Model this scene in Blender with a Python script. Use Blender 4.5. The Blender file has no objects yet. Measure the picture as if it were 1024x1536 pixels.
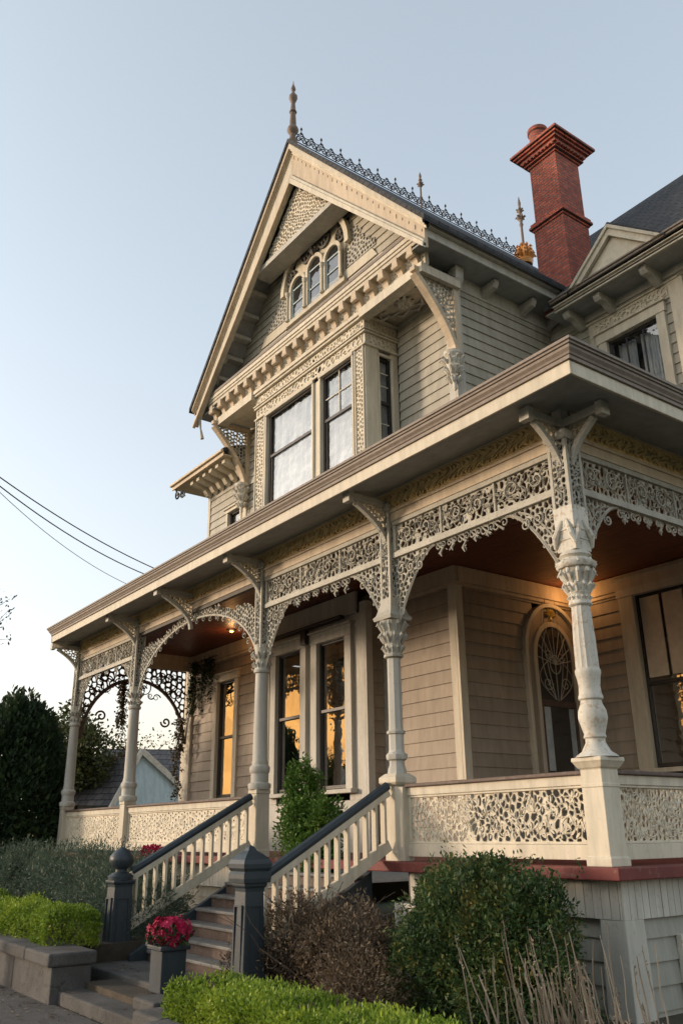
import bpy, math, random
from mathutils import Vector, Matrix
from math import sin, cos, pi, radians, sqrt, atan2
RND = random.Random(11)
scene = bpy.context.scene
COL = scene.collection
Z = Vector((0, 0, 1))

# ------------------------------------------------------------------ materials
def nodes(name):
    m = bpy.data.materials.new(name); m.use_nodes = True
    nt = m.node_tree; b = nt.nodes['Principled BSDF']
    return m, nt, b
def N(nt, t, **kw):
    n = nt.nodes.new(t)
    for k, v in kw.items():
        if k in n.inputs: n.inputs[k].default_value = v
        else: setattr(n, k, v)
    return n
def c4(c): return (c[0], c[1], c[2], 1)
def ramp(nt, fac, stops):
    r = N(nt, 'ShaderNodeValToRGB'); e = r.color_ramp.elements
    e[0].position, e[0].color = stops[0][0], c4(stops[0][1])
    e[1].position, e[1].color = stops[1][0], c4(stops[1][1])
    for p, c in stops[2:]:
        x = e.new(p); x.color = c4(c)
    nt.links.new(fac, r.inputs['Fac']); return r.outputs['Color']
def mixc(nt, fac, a, b, mode='MIX'):
    m = N(nt, 'ShaderNodeMix', data_type='RGBA', blend_type=mode)
    if isinstance(fac, (int, float)): m.inputs[0].default_value = fac
    else: nt.links.new(fac, m.inputs[0])
    for i, v in ((6, a), (7, b)):
        if isinstance(v, tuple): m.inputs[i].default_value = c4(v)
        else: nt.links.new(v, m.inputs[i])
    return m.outputs[2]
def paint(name, col, worn=None, rough=.62, wear=.35, scale=1.0, streak=True, island=.12, bump=.25, grime=(.2,.17,.13)):
    """weathered oil paint: blotches, vertical streaks, chips that show the grey wood"""
    m, nt, b = nodes(name); L = nt.links.new
    tc = N(nt, 'ShaderNodeTexCoord')
    mp = N(nt, 'ShaderNodeMapping'); mp.inputs['Scale'].default_value = (3*scale, 3*scale, .5*scale) if streak else (2*scale,)*3
    L(tc.outputs['Object'], mp.inputs['Vector'])
    n1 = N(nt, 'ShaderNodeTexNoise', Scale=2.2, Detail=8, Roughness=.65); L(mp.outputs[0], n1.inputs['Vector'])
    n2 = N(nt, 'ShaderNodeTexNoise', Scale=14*scale, Detail=10, Roughness=.7); L(tc.outputs['Object'], n2.inputs['Vector'])
    n3 = N(nt, 'ShaderNodeTexNoise', Scale=.6, Detail=4, Roughness=.6); L(tc.outputs['Object'], n3.inputs['Vector'])
    geo = N(nt, 'ShaderNodeNewGeometry')
    k = tuple(c*.80 for c in col); h = tuple(min(1, c*1.08) for c in col)
    base = ramp(nt, n1.outputs['Fac'], [(.3, k), (.62, h)])
    isl = ramp(nt, geo.outputs['Random Per Island'], [(0, (1-island,)*3), (1, (1+island*.3,)*3)])
    base = mixc(nt, 1.0, base, isl, 'MULTIPLY')
    big = ramp(nt, n3.outputs['Fac'], [(.35, (.9, .89, .87)), (.65, (1.03, 1.02, 1.0))])
    base = mixc(nt, 1.0, base, big, 'MULTIPLY')
    w = worn or grime
    chips = ramp(nt, n2.outputs['Fac'], [(.60-.12*wear, (0, 0, 0)), (.66-.1*wear, (1, 1, 1))])
    cm = N(nt, 'ShaderNodeMath', operation='MULTIPLY'); L(chips, cm.inputs[0]); cm.inputs[1].default_value = min(1, wear*1.4)
    base = mixc(nt, cm.outputs[0], base, w)
    L(base, b.inputs['Base Color'])
    b.inputs['Roughness'].default_value = rough
    b.inputs['Specular IOR Level'].default_value = .35
    bp = N(nt, 'ShaderNodeBump', Strength=bump, Distance=.01); L(n2.outputs['Fac'], bp.inputs['Height']); L(bp.outputs[0], b.inputs['Normal'])
    return m
M = {}
M['cream'] = paint('cream_trim', (.60, .545, .43), wear=.22, grime=(.33, .28, .21))
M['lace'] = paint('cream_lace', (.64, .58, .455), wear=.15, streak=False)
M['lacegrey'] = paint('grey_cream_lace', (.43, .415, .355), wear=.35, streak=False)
M['gold'] = paint('ochre_carving', (.74, .54, .25), wear=.2, streak=False)
M['tan'] = paint('tan_band', (.57, .47, .34), wear=.15)
M['greytrim'] = paint('grey_trim', (.50, .485, .43), wear=.2)
M['white'] = paint('old_white', (.60, .58, .51), wear=.6, grime=(.38, .30, .21))
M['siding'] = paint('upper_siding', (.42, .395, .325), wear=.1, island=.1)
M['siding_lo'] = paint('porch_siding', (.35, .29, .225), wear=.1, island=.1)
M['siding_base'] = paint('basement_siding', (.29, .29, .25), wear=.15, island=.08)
M['soffit'] = paint('soffit', (.33, .34, .33), wear=.15, streak=False)
M['gutter'] = paint('gutter', (.235, .195, .16), wear=.25, scale=2, grime=(.12, .10, .08))
M['maroon'] = paint('maroon_edge', (.17, .035, .03), wear=.3)
M['darkback'] = paint('dark_backing', (.09, .082, .07), wear=.2, streak=False)
M['newel'] = paint('slate_blue_paint', (.035, .048, .058), wear=.2, rough=.42, grime=(.075, .085, .085))
M['brown'] = paint('brown_riser', (.12, .082, .066), wear=.4)
M['tread'] = paint('grey_tread', (.17, .165, .155), wear=.7, streak=False, grime=(.09, .085, .075))
M['sash'] = paint('dark_sash', (.035, .03, .027), wear=.1, rough=.4)
M['blackiron'] = paint('black_iron', (.03, .032, .036), wear=.1, rough=.5, streak=False)
M['finialwood'] = paint('finial_wood', (.22, .16, .12), wear=.4)
M['goldlit'] = paint('goldlit_orange', (.62, .27, .07), wear=.3, rough=.35)  # rear finial base: golden light put into the colour as orange
M['whiteblue'] = paint('pale_blue_wall', (.42, .52, .55), wear=.1)
M['blind'] = paint('buff_blind', (.66, .56, .43), wear=.05, streak=False)
M['doorblue'] = paint('blue_grey_panel', (.33, .39, .41), wear=.2)

def wood_ceiling():
    m, nt, b = nodes('red_brown_ceiling'); L = nt.links.new
    tc = N(nt, 'ShaderNodeTexCoord'); mp = N(nt, 'ShaderNodeMapping'); mp.inputs['Scale'].default_value = (.5, 9, 1)
    L(tc.outputs['Object'], mp.inputs['Vector'])
    n = N(nt, 'ShaderNodeTexNoise', Scale=3, Detail=8, Roughness=.6); L(mp.outputs[0], n.inputs['Vector'])
    L(ramp(nt, n.outputs['Fac'], [(.3, (.07, .018, .01)), (.7, (.21, .062, .03))]), b.inputs['Base Color'])
    b.inputs['Roughness'].default_value = .42
    bp = N(nt, 'ShaderNodeBump', Strength=.3, Distance=.02); L(n.outputs['Fac'], bp.inputs['Height']); L(bp.outputs[0], b.inputs['Normal'])
    return m
M['ceiling'] = wood_ceiling()

def brickish(name, c1, c2, mortar, sc, w, h, axis='XZ', rough=.85, mort=.012, bump=.6, offs=.5):
    m, nt, b = nodes(name); L = nt.links.new
    tc = N(nt, 'ShaderNodeTexCoord'); geo = N(nt, 'ShaderNodeNewGeometry')
    sep = N(nt, 'ShaderNodeSeparateXYZ'); L(tc.outputs['Object'], sep.inputs[0])
    ad = N(nt, 'ShaderNodeMath', operation='ADD'); L(sep.outputs[0], ad.inputs[0]); L(sep.outputs[1], ad.inputs[1])
    cb = N(nt, 'ShaderNodeCombineXYZ')
    if axis == 'XZ': L(ad.outputs[0], cb.inputs[0]); L(sep.outputs[2], cb.inputs[1])
    elif axis == 'YZ': L(sep.outputs[1], cb.inputs[0]); L(sep.outputs[2], cb.inputs[1])
    else: L(sep.outputs[0], cb.inputs[0]); L(sep.outputs[1], cb.inputs[1])
    br = N(nt, 'ShaderNodeTexBrick', Scale=sc); L(cb.outputs[0], br.inputs['Vector'])
    br.inputs['Color1'].default_value = c4(c1); br.inputs['Color2'].default_value = c4(c2); br.inputs['Mortar'].default_value = c4(mortar)
    br.inputs['Brick Width'].default_value = w; br.inputs['Row Height'].default_value = h; br.inputs['Mortar Size'].default_value = mort
    br.offset = offs
    n = N(nt, 'ShaderNodeTexNoise', Scale=5, Detail=8, Roughness=.7); L(tc.outputs['Object'], n.inputs['Vector'])
    v = ramp(nt, n.outputs['Fac'], [(.3, (.6, .6, .6)), (.7, (1.2, 1.15, 1.1))])
    L(mixc(nt, 1.0, br.outputs['Color'], v, 'MULTIPLY'), b.inputs['Base Color'])
    b.inputs['Roughness'].default_value = rough
    inv = N(nt, 'ShaderNodeMath', operation='SUBTRACT'); inv.inputs[0].default_value = 1; L(br.outputs['Fac'], inv.inputs[1])
    md = N(nt, 'ShaderNodeMath', operation='MULTIPLY_ADD'); L(n.outputs['Fac'], md.inputs[0]); md.inputs[1].default_value = .5; L(inv.outputs[0], md.inputs[2])
    bp = N(nt, 'ShaderNodeBump', Strength=bump, Distance=.02); L(md.outputs[0], bp.inputs['Height']); L(bp.outputs[0], b.inputs['Normal'])
    return m
M['brick'] = brickish('red_brick', (.60, .145, .085), (.40, .085, .055), (.20, .12, .10), 1, .24, .088, mort=.016, bump=1.0)
M['shingle'] = brickish('slate_shingle', (.035, .038, .042), (.06, .062, .066), (.012, .012, .013), 1, .28, .22, mort=.015)
M['shingle2'] = brickish('worn_shingle', (.085, .085, .09), (.14, .13, .13), (.03, .03, .03), 1, .5, .25, mort=.02)

def stone(name, c1, c2, sc=1.5, rough=.9, joints=None):
    m, nt, b = nodes(name); L = nt.links.new
    tc = N(nt, 'ShaderNodeTexCoord')
    n = N(nt, 'ShaderNodeTexNoise', Scale=sc, Detail=10, Roughness=.68); L(tc.outputs['Object'], n.inputs['Vector'])
    n2 = N(nt, 'ShaderNodeTexNoise', Scale=sc*22, Detail=6, Roughness=.7); L(tc.outputs['Object'], n2.inputs['Vector'])
    a = ramp(nt, n.outputs['Fac'], [(.32, c1), (.66, c2)])
    a = mixc(nt, 1.0, a, ramp(nt, n2.outputs['Fac'], [(.3, (.75, .75, .75)), (.7, (1.15, 1.15, 1.15))]), 'MULTIPLY')
    vo = N(nt, 'ShaderNodeTexVoronoi', feature='DISTANCE_TO_EDGE', Scale=sc*.45); L(tc.outputs['Object'], vo.inputs['Vector'])
    nn = N(nt, 'ShaderNodeTexNoise', Scale=3, Detail=5); L(tc.outputs['Object'], nn.inputs['Vector'])
    mv = N(nt, 'ShaderNodeVectorMath', operation='ADD'); L(tc.outputs['Object'], mv.inputs[0]); L(nn.outputs['Color'], mv.inputs[1]); L(mv.outputs[0], vo.inputs['Vector'])
    cr = ramp(nt, vo.outputs['Distance'], [(0, (.35, .33, .3)), (.012, (1, 1, 1))])
    a = mixc(nt, .8, a, cr, 'MULTIPLY')
    L(a, b.inputs['Base Color']); b.inputs['Roughness'].default_value = rough
    bp = N(nt, 'ShaderNodeBump', Strength=.5, Distance=.02); L(n2.outputs['Fac'], bp.inputs['Height']); L(bp.outputs[0], b.inputs['Normal'])
    return m
M['stone'] = stone('old_stone', (.042, .04, .037), (.105, .10, .092))
M['pave'] = stone('paving', (.05, .046, .042), (.10, .093, .085), 1.0)
M['soil'] = stone('soil', (.03, .024, .016), (.075, .058, .038), 3)
M['grass'] = stone('lawn', (.02, .035, .01), (.05, .07, .022), 2)
M['bark'] = stone('bark', (.05, .035, .025), (.11, .085, .06), 5)
M['asphalt'] = stone('asphalt', (.04, .04, .04), (.065, .063, .06), 1)

def leaf(name, cols, rough=.55, trans=.25):
    m, nt, b = nodes(name); L = nt.links.new
    geo = N(nt, 'ShaderNodeNewGeometry'); tc = N(nt, 'ShaderNodeTexCoord')
    n = N(nt, 'ShaderNodeTexNoise', Scale=2.2, Detail=3); L(tc.outputs['Object'], n.inputs['Vector'])
    a = N(nt, 'ShaderNodeMath', operation='MULTIPLY_ADD'); L(geo.outputs['Random Per Island'], a.inputs[0]); a.inputs[1].default_value = .6
    s = N(nt, 'ShaderNodeMath', operation='MULTIPLY_ADD'); L(n.outputs['Fac'], s.inputs[0]); s.inputs[1].default_value = 1.4; s.inputs[2].default_value = -.5
    L(s.outputs[0], a.inputs[2])
    k = [(i/(len(cols)-1), c) for i, c in enumerate(cols)]
    k = [k[0], k[-1]] + k[1:-1]
    c = ramp(nt, a.outputs[0], k)
    L(c, b.inputs['Base Color']); b.inputs['Roughness'].default_value = rough; b.inputs['Specular IOR Level'].default_value = .3
    t = N(nt, 'ShaderNodeBsdfTranslucent'); L(c, t.inputs['Color'])
    mx = N(nt, 'ShaderNodeMixShader'); mx.inputs[0].default_value = trans
    L(b.outputs[0], mx.inputs[1]); L(t.outputs[0], mx.inputs[2])
    L(mx.outputs[0], nt.nodes['Material Output'].inputs['Surface'])
    return m
M['box'] = leaf('boxwood_leaf', [(.035, .07, .01), (.14, .22, .02), (.24, .34, .035), (.38, .45, .06)], trans=.3)
M['darkleaf'] = leaf('dark_leaf', [(.012, .026, .012), (.024, .05, .02), (.05, .08, .025)])
M['bushleaf'] = leaf('bush_leaf', [(.016, .04, .014), (.035, .075, .024), (.075, .12, .034), (.20, .16, .035)])
M['doorleaf'] = leaf('bright_leaf', [(.03, .07, .012), (.07, .15, .02), (.14, .22, .03)])
M['greyleaf'] = leaf('grey_leaf', [(.035, .06, .04), (.07, .11, .075), (.13, .17, .12)])
M['brownleaf'] = leaf('dry_leaf', [(.075, .05, .03), (.15, .11, .07), (.27, .21, .145)])
M['dry'] = leaf('dry_stem', [(.13, .095, .06), (.24, .19, .135), (.38, .33, .25)], trans=.1)
M['treeleaf'] = leaf('tree_leaf', [(.03, .04, .012), (.06, .075, .02), (.11, .10, .03)])
M['vineleaf'] = leaf('vine_leaf', [(.045, .035, .015), (.09, .065, .025), (.15, .11, .05)])
M['petal'] = leaf('crimson_petal', [(.16, .004, .02), (.38, .008, .055), (.55, .03, .12)], trans=.2)

def glass(name, tint=(.8, .85, .9), refl=1.0, base=.08, wavy=.15):
    m, nt, b = nodes(name); L = nt.links.new
    nt.nodes.remove(b)
    tr = N(nt, 'ShaderNodeBsdfTransparent', Color=c4(tint)); gl = N(nt, 'ShaderNodeBsdfGlossy', Color=(refl, refl, refl, 1), Roughness=.015)
    fr = N(nt, 'ShaderNodeFresnel', IOR=1.5); ad = N(nt, 'ShaderNodeMath', operation='MULTIPLY_ADD', use_clamp=True)
    L(fr.outputs[0], ad.inputs[0]); ad.inputs[1].default_value = 1.6; ad.inputs[2].default_value = base
    tc = N(nt, 'ShaderNodeTexCoord'); n = N(nt, 'ShaderNodeTexNoise', Scale=2.6, Detail=2); L(tc.outputs['Object'], n.inputs['Vector'])
    bp = N(nt, 'ShaderNodeBump', Strength=wavy, Distance=.06); L(n.outputs['Fac'], bp.inputs['Height'])
    L(bp.outputs[0], gl.inputs['Normal'])
    mx = N(nt, 'ShaderNodeMixShader'); L(ad.outputs[0], mx.inputs[0]); L(tr.outputs[0], mx.inputs[1]); L(gl.outputs[0], mx.inputs[2])
    L(mx.outputs[0], nt.nodes['Material Output'].inputs['Surface'])
    return m
M['glass'] = glass('window_glass', tint=(.95, .97, .98), base=.05)
M['glasslo'] = glass('old_window_glass', tint=(.9, .92, .95), base=.36, wavy=.06)
def plain(name, col, rough=.8, emit=None, es=0):
    m, nt, b = nodes(name); b.inputs['Base Color'].default_value = c4(col); b.inputs['Roughness'].default_value = rough
    if emit: b.inputs['Emission Color'].default_value = c4(emit); b.inputs['Emission Strength'].default_value = es
    return m
def curtain_mat():
    m, nt, b = nodes('net_curtain'); L = nt.links.new
    tc = N(nt, 'ShaderNodeTexCoord'); n = N(nt, 'ShaderNodeTexNoise', Scale=2.2, Detail=6, Roughness=.7); L(tc.outputs['Object'], n.inputs['Vector'])
    L(ramp(nt, n.outputs['Fac'], [(.3, (.46, .50, .53)), (.7, (.82, .82, .80))]), b.inputs['Base Color']); b.inputs['Roughness'].default_value = .9  # blotches put faint glass reflections and darker folds into the cloth colour
    return m
M['curtain'] = curtain_mat()
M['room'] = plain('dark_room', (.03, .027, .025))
M['bulb'] = plain('lit_bulb', (.9, .6, .3), emit=(1, .42, .10), es=5)
M['cable'] = plain('cable', (.02, .02, .022))
M['brass'] = plain('brass_leaf', (.5, .36, .08), .4)

# ------------------------------------------------------------------ mesh builder
class Fr:
    """upright working plane: u along U, v up, w outwards"""
    def __init__(s, o, U, Nn): s.o, s.U, s.N = Vector(o), Vector(U), Vector(Nn)
    def __call__(s, u, v, w=0): return s.o + s.U*u + Z*v + s.N*w
def front(y): return Fr((0, y, 0), (1, 0, 0), (0, -1, 0))
def side(x): return Fr((x, 0, 0), (0, 1, 0), (1, 0, 0))
def sidel(x): return Fr((x, 0, 0), (0, -1, 0), (-1, 0, 0))

class MB:
    def __init__(s): s.v = []; s.f = []
    def quad(s, a, b, c, d):
        n = len(s.v); s.v += [a, b, c, d]; s.f.append((n, n+1, n+2, n+3))
    def hexa(s, p):   # 8 points: bottom 4, top 4
        n = len(s.v); s.v += p
        for f in ((0, 3, 2, 1), (4, 5, 6, 7), (0, 1, 5, 4), (1, 2, 6, 5), (2, 3, 7, 6), (3, 0, 4, 7)): s.f.append(tuple(n+i for i in f))
    def box(s, x0, x1, y0, y1, z0, z1):
        V = Vector
        s.hexa([V((x0, y0, z0)), V((x1, y0, z0)), V((x1, y1, z0)), V((x0, y1, z0)), V((x0, y0, z1)), V((x1, y0, z1)), V((x1, y1, z1)), V((x0, y1, z1))]); return s
    def fb(s, fr, u0, u1, v0, v1, w0, w1):   # box in a frame
        s.hexa([fr(u0, v0, w1), fr(u1, v0, w1), fr(u1, v0, w0), fr(u0, v0, w0), fr(u0, v1, w1), fr(u1, v1, w1), fr(u1, v1, w0), fr(u0, v1, w0)]); return s
    def beam(s, a, b, w, h, up=Z):
        a, b = Vector(a), Vector(b); d = (b-a).normalized(); r = d.cross(up)
        if r.length < 1e-4: r = Vector((1, 0, 0))
        r.normalize(); u = r.cross(d)
        p = []
        for sv in (-.5, .5):
            for q, sr in ((a, -.5), (a, .5), (b, .5), (b, -.5)): p.append(q + r*sr*w + u*sv*h)
        s.hexa(p); return s
    def prism(s, fr, poly, w0, w1):
        n = len(s.v); k = len(poly)
        s.v += [fr(u, v, w1) for u, v in poly] + [fr(u, v, w0) for u, v in poly]
        s.f.append(tuple(range(n, n+k))); s.f.append(tuple(range(n+2*k-1, n+k-1, -1)))
        for i in range(k):
            j = (i+1) % k; s.f.append((n+j, n+i, n+k+i, n+k+j))
        return s
    def tube(s, path, r, n=6, cap=True):
        path = [Vector(p) for p in path]; m = len(path)
        rr = r if isinstance(r, (list, tuple)) else [r]*m
        b0 = len(s.v); ref = None
        for i, p in enumerate(path):
            d = (path[min(i+1, m-1)]-path[max(i-1, 0)])
            if d.length < 1e-7: d = Z.copy()
            d.normalize()
            if ref is None:
                ref = d.orthogonal().normalized()
            ref = (ref - d*ref.dot(d)); ref = ref.normalized() if ref.length > 1e-6 else d.orthogonal().normalized()
            q = d.cross(ref)
            for k in range(n):
                a = 2*pi*k/n + pi/4; s.v.append(p + (ref*cos(a)+q*sin(a))*rr[i])
        for i in range(m-1):
            for k in range(n):
                k2 = (k+1) % n; a = b0+i*n; s.f.append((a+k, a+k2, a+n+k2, a+n+k))
        if cap:
            s.f.append(tuple(b0+k for k in range(n-1, -1, -1))); s.f.append(tuple(b0+(m-1)*n+k for k in range(n)))
        return s
    def lathe(s, c, prof, n=20, sq=False, flute=0):
        cx, cy, cz = c; nn = 4 if sq else n; b0 = len(s.v); m = len(prof)
        for r, z in prof:
            for k in range(nn):
                a = 2*pi*k/nn + (pi/4 if sq else 0); q = r*(sqrt(2) if sq else 1)
                if flute and k % 2: q *= 1-flute
                s.v.append(Vector((cx+q*cos(a), cy+q*sin(a), cz+z)))
        for i in range(m-1):
            for k in range(nn):
                k2 = (k+1) % nn; a = b0+i*nn; s.f.append((a+k, a+k2, a+nn+k2, a+nn+k))
        s.f.append(tuple(b0+k for k in range(nn-1, -1, -1))); s.f.append(tuple(b0+(m-1)*nn+k for k in range(nn)))
        return s
    def build(s, name, mat, parent=None, smooth=False, bevel=0):
        me = bpy.data.meshes.new(name); me.from_pydata([tuple(v) for v in s.v], [], s.f)
        me.materials.append(M[mat] if isinstance(mat, str) else mat)
        if smooth:
            me.polygons.foreach_set('use_smooth', [True]*len(me.polygons)); me.set_sharp_from_angle(angle=radians(38))
        me.update()
        o = bpy.data.objects.new(name, me); COL.objects.link(o)
        if bevel:
            b = o.modifiers.new('bevel', 'BEVEL'); b.width = bevel; b.segments = 2; b.limit_method = 'ANGLE'; b.angle_limit = radians(40); b.harden_normals = False
        if parent is not None: attach(o, parent)
        return o
def attach(o, parent):
    o.parent = parent
    p = parent; loc = Vector((0, 0, 0))
    while p is not None:
        loc += p.location; p = p.parent
    o.matrix_parent_inverse = Matrix.Translation(-world_loc(parent))
WL = {}
def world_loc(o):
    return WL.get(o.name, Vector((0, 0, 0)))
def thing(name, loc, label, cat, group=None):
    o = bpy.data.objects.new(name, None); COL.objects.link(o); o.location = loc; o.empty_display_size = .3
    WL[o.name] = Vector(loc); tag(o, label, cat, group); return o
def tag(o, label, cat, group=None, kind=None):
    o['label'] = label; o['category'] = cat
    if group: o['group'] = group
    if kind: o['kind'] = kind
    return o
def struct(o): o['kind'] = 'structure'; return o

# ------------------------------------------------------------------ ornament generators
def clip(poly, nx, ny, d):      # keep nx*x+ny*y <= d
    out = []
    for i in range(len(poly)):
        a, b = poly[i], poly[(i+1) % len(poly)]
        da, db = nx*a[0]+ny*a[1]-d, nx*b[0]+ny*b[1]-d
        if da <= 0: out.append(a)
        if (da < 0 < db) or (db < 0 < da):
            t = da/(da-db); out.append((a[0]+(b[0]-a[0])*t, a[1]+(b[1]-a[1])*t))
    return out
def lace(mb, fr, u0, u1, v0, v1, du, dv, t=.03, w=0, jit=.42, hole=.78, warp=None, inside=None, seed=1, back=False, ns=9, solid=.0):
    """pierced fretwork: a plate of irregular rounded openings (Voronoi cells)"""
    R = random.Random(seed)
    nu, nv = max(1, round((u1-u0)/du)), max(1, round((v1-v0)/dv)); du, dv = (u1-u0)/nu, (v1-v0)/nv
    S = {}
    for i in range(-1, nu+1):
        for j in range(-1, nv+1):
            if 0 <= i < nu and 0 <= j < nv:
                S[i, j] = (i+.5+R.uniform(-jit, jit), j+.5+(.25 if i % 2 else -.25)*(nv > 1)+R.uniform(-jit, jit)*.8)
    for (i, j), (x, y) in list(S.items()):
        poly = [(0, 0), (nu, 0), (nu, nv), (0, nv)]
        poly = clip(poly, 1, 0, x+1.6); poly = clip(poly, -1, 0, -(x-1.6)); poly = clip(poly, 0, 1, y+1.6); poly = clip(poly, 0, -1, -(y-1.6))
        for a in (-2, -1, 0, 1, 2):
            for b in (-2, -1, 0, 1, 2):
                q = S.get((i+a, j+b))
                if q is None or (a == 0 and b == 0): continue
                nx, ny = q[0]-x, q[1]-y
                poly = clip(poly, nx, ny, (q[0]**2+q[1]**2-x*x-y*y)/2)
                if len(poly) < 3: break
            if len(poly) < 3: break
        if len(poly) < 3: continue
        cx = sum(p[0] for p in poly)/len(poly); cy = sum(p[1] for p in poly)/len(poly)
        if inside and not inside(u0+cx*du, v0+cy*dv): continue
        angs = [atan2(p[1]-cy, p[0]-cx) for p in poly]
        for k in range(ns):
            a = -pi+2*pi*(k+.5)/ns
            if all(abs(a-b) > .12 for b in angs): angs.append(a)
        angs.sort()
        pts = []
        for a in angs:
            ca, sa = cos(a), sin(a); best = 1e9
            for k in range(len(poly)):
                p, q = poly[k], poly[(k+1) % len(poly)]
                ex, ey = q[0]-p[0], q[1]-p[1]; den = ca*ey-sa*ex
                if abs(den) < 1e-9: continue
                tt = ((p[0]-cx)*ey-(p[1]-cy)*ex)/den; ss = ((p[0]-cx)*sa-(p[1]-cy)*ca)/den
                if tt > 0 and -1e-6 <= ss <= 1+1e-6: best = min(best, tt)
            pts.append((best, ca, sa))
        m = len(pts); rs = [p[0] for p in pts]
        hs = hole*R.uniform(.82, 1.08)
        if R.random() < solid: hs *= .35
        hr = [hs*min(rs[k], .5*rs[k]+.25*(rs[k-1]+rs[(k+1) % m]), 1.0*(sum(rs)/m)) for k in range(m)]
        def P(x, y, ww):
            uu, vv = u0+x*du, v0+y*dv
            if warp:
                eu = min(1, 4*min(uu-u0, u1-uu)/(v1-v0)); ev = 4*(vv-v0)*(v1-vv)/(v1-v0)**2
                a, b = warp(uu, vv); uu += a*max(0, eu)*ev; vv += b*max(0, eu)*ev
            return fr(uu, vv, ww)
        n = len(mb.v)
        for k in range(m): mb.v.append(P(cx+rs[k]*pts[k][1], cy+rs[k]*pts[k][2], w-.006))
        for k in range(m): mb.v.append(P(cx+hr[k]*pts[k][1], cy+hr[k]*pts[k][2], w))
        for k in range(m): mb.v.append(P(cx+hr[k]*pts[k][1]*.97, cy+hr[k]*pts[k][2]*.97, w-t))
        for k in range(m):
            l = (k+1) % m
            mb.f.append((n+k, n+l, n+m+l, n+m+k)); mb.f.append((n+m+k, n+m+l, n+2*m+l, n+2*m+k))
        if back:
            for k in range(m): mb.v.append(P(cx+rs[k]*pts[k][1], cy+rs[k]*pts[k][2], w-t))
            for k in range(m):
                l = (k+1) % m; mb.f.append((n+2*m+k, n+2*m+l, n+3*m+l, n+3*m+k))
    return mb
def swirl(amp, fu, fv, ph=0):
    return lambda u, v: (amp*sin(fu*u+2.1*sin(fv*v+ph)+ph), amp*cos(fu*.8*u+fv*v*1.3+ph))
def scroll(fr, cu, cv, r, turns=1.4, a0=0, cw=1, w=0, n=16, tail=0, td=0):
    p = []
    for i in range(n+1):
        t = i/n; a = a0+cw*2*pi*turns*t; q = r*(1-.82*t); p.append(fr(cu+q*cos(a), cv+q*sin(a), w))
    if tail:
        p.insert(0, fr(cu+r*cos(a0)+tail*cos(td), cv+r*sin(a0)+tail*sin(td), w))
    return p
def clap(mb, fr, u0, u1, v0, v1, h, holes=(), ext=None, off=0):
    v = v0
    while v < v1-1e-6:
        t = min(v1, v+h)
        a0, a1 = (ext(v), ext(t)) if ext else ((u0, u1), (u0, u1))
        segs = [(a0[0], a0[1], a1[0], a1[1])] if a0[1] > a0[0]+.01 else []
        for (hu0, hu1, hv0, hv1) in holes:
            if hv0 < t-.01 and hv1 > v+.01:
                ns_ = []
                for s in segs:
                    if s[0] < hu0 < s[1] or s[0] < hu1 < s[1] or (hu0 <= s[0] and hu1 >= s[1]):
                        if hu0 > s[0]: ns_.append((s[0], hu0, s[2], hu0))
                        if hu1 < s[1]: ns_.append((hu1, s[1], hu1, s[3]))
                    else: ns_.append(s)
                segs = ns_
        for s in segs:
            n = len(mb.v); e = RND.uniform(0, .004)
            if s[3] < s[2]: s = (s[0], s[1], (s[2]+s[3])/2, (s[2]+s[3])/2)
            mb.v += [fr(s[0], v, off+.034+e), fr(s[1], v, off+.034+e), fr(s[3], t, off+.004), fr(s[2], t, off+.004), fr(s[0], v, off), fr(s[1], v, off)]
            mb.f += [(n, n+1, n+2, n+3), (n+4, n+5, n+1, n)]
        v = t
    return mb
def arch_ring(mb, fr, uc, v0, vs, ri, ro, w0, w1, n=14, legs=True, ey=1.0):
    pts = []
    if legs: pts.append(((uc+ri, v0), (uc+ro, v0)))
    for i in range(n+1):
        a = pi*i/n; pts.append(((uc+ri*cos(a), vs+ri*ey*sin(a)), (uc+ro*cos(a), vs+(ri*ey+ro-ri)*sin(a))))
    if legs: pts.append(((uc-ri, v0), (uc-ro, v0)))
    b = len(mb.v)
    for i_, o_ in pts: mb.v += [fr(*i_, w1), fr(*o_, w1), fr(*o_, w0), fr(*i_, w0)]
    for k in range(len(pts)-1):
        a = b+4*k
        for q in range(4):
            r = (q+1) % 4; mb.f.append((a+q, a+4+q, a+4+r, a+r))
    mb.f.append((b, b+1, b+2, b+3)); e = b+4*(len(pts)-1); mb.f.append((e+3, e+2, e+1, e))
    return mb
def arch_poly(uc, v0, vs, r, n=14, ey=1.0):
    return [(uc-r, v0), (uc+r, v0)] + [(uc+r*cos(pi*i/n), vs+r*ey*sin(pi*i/n)) for i in range(n+1)]

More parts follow.
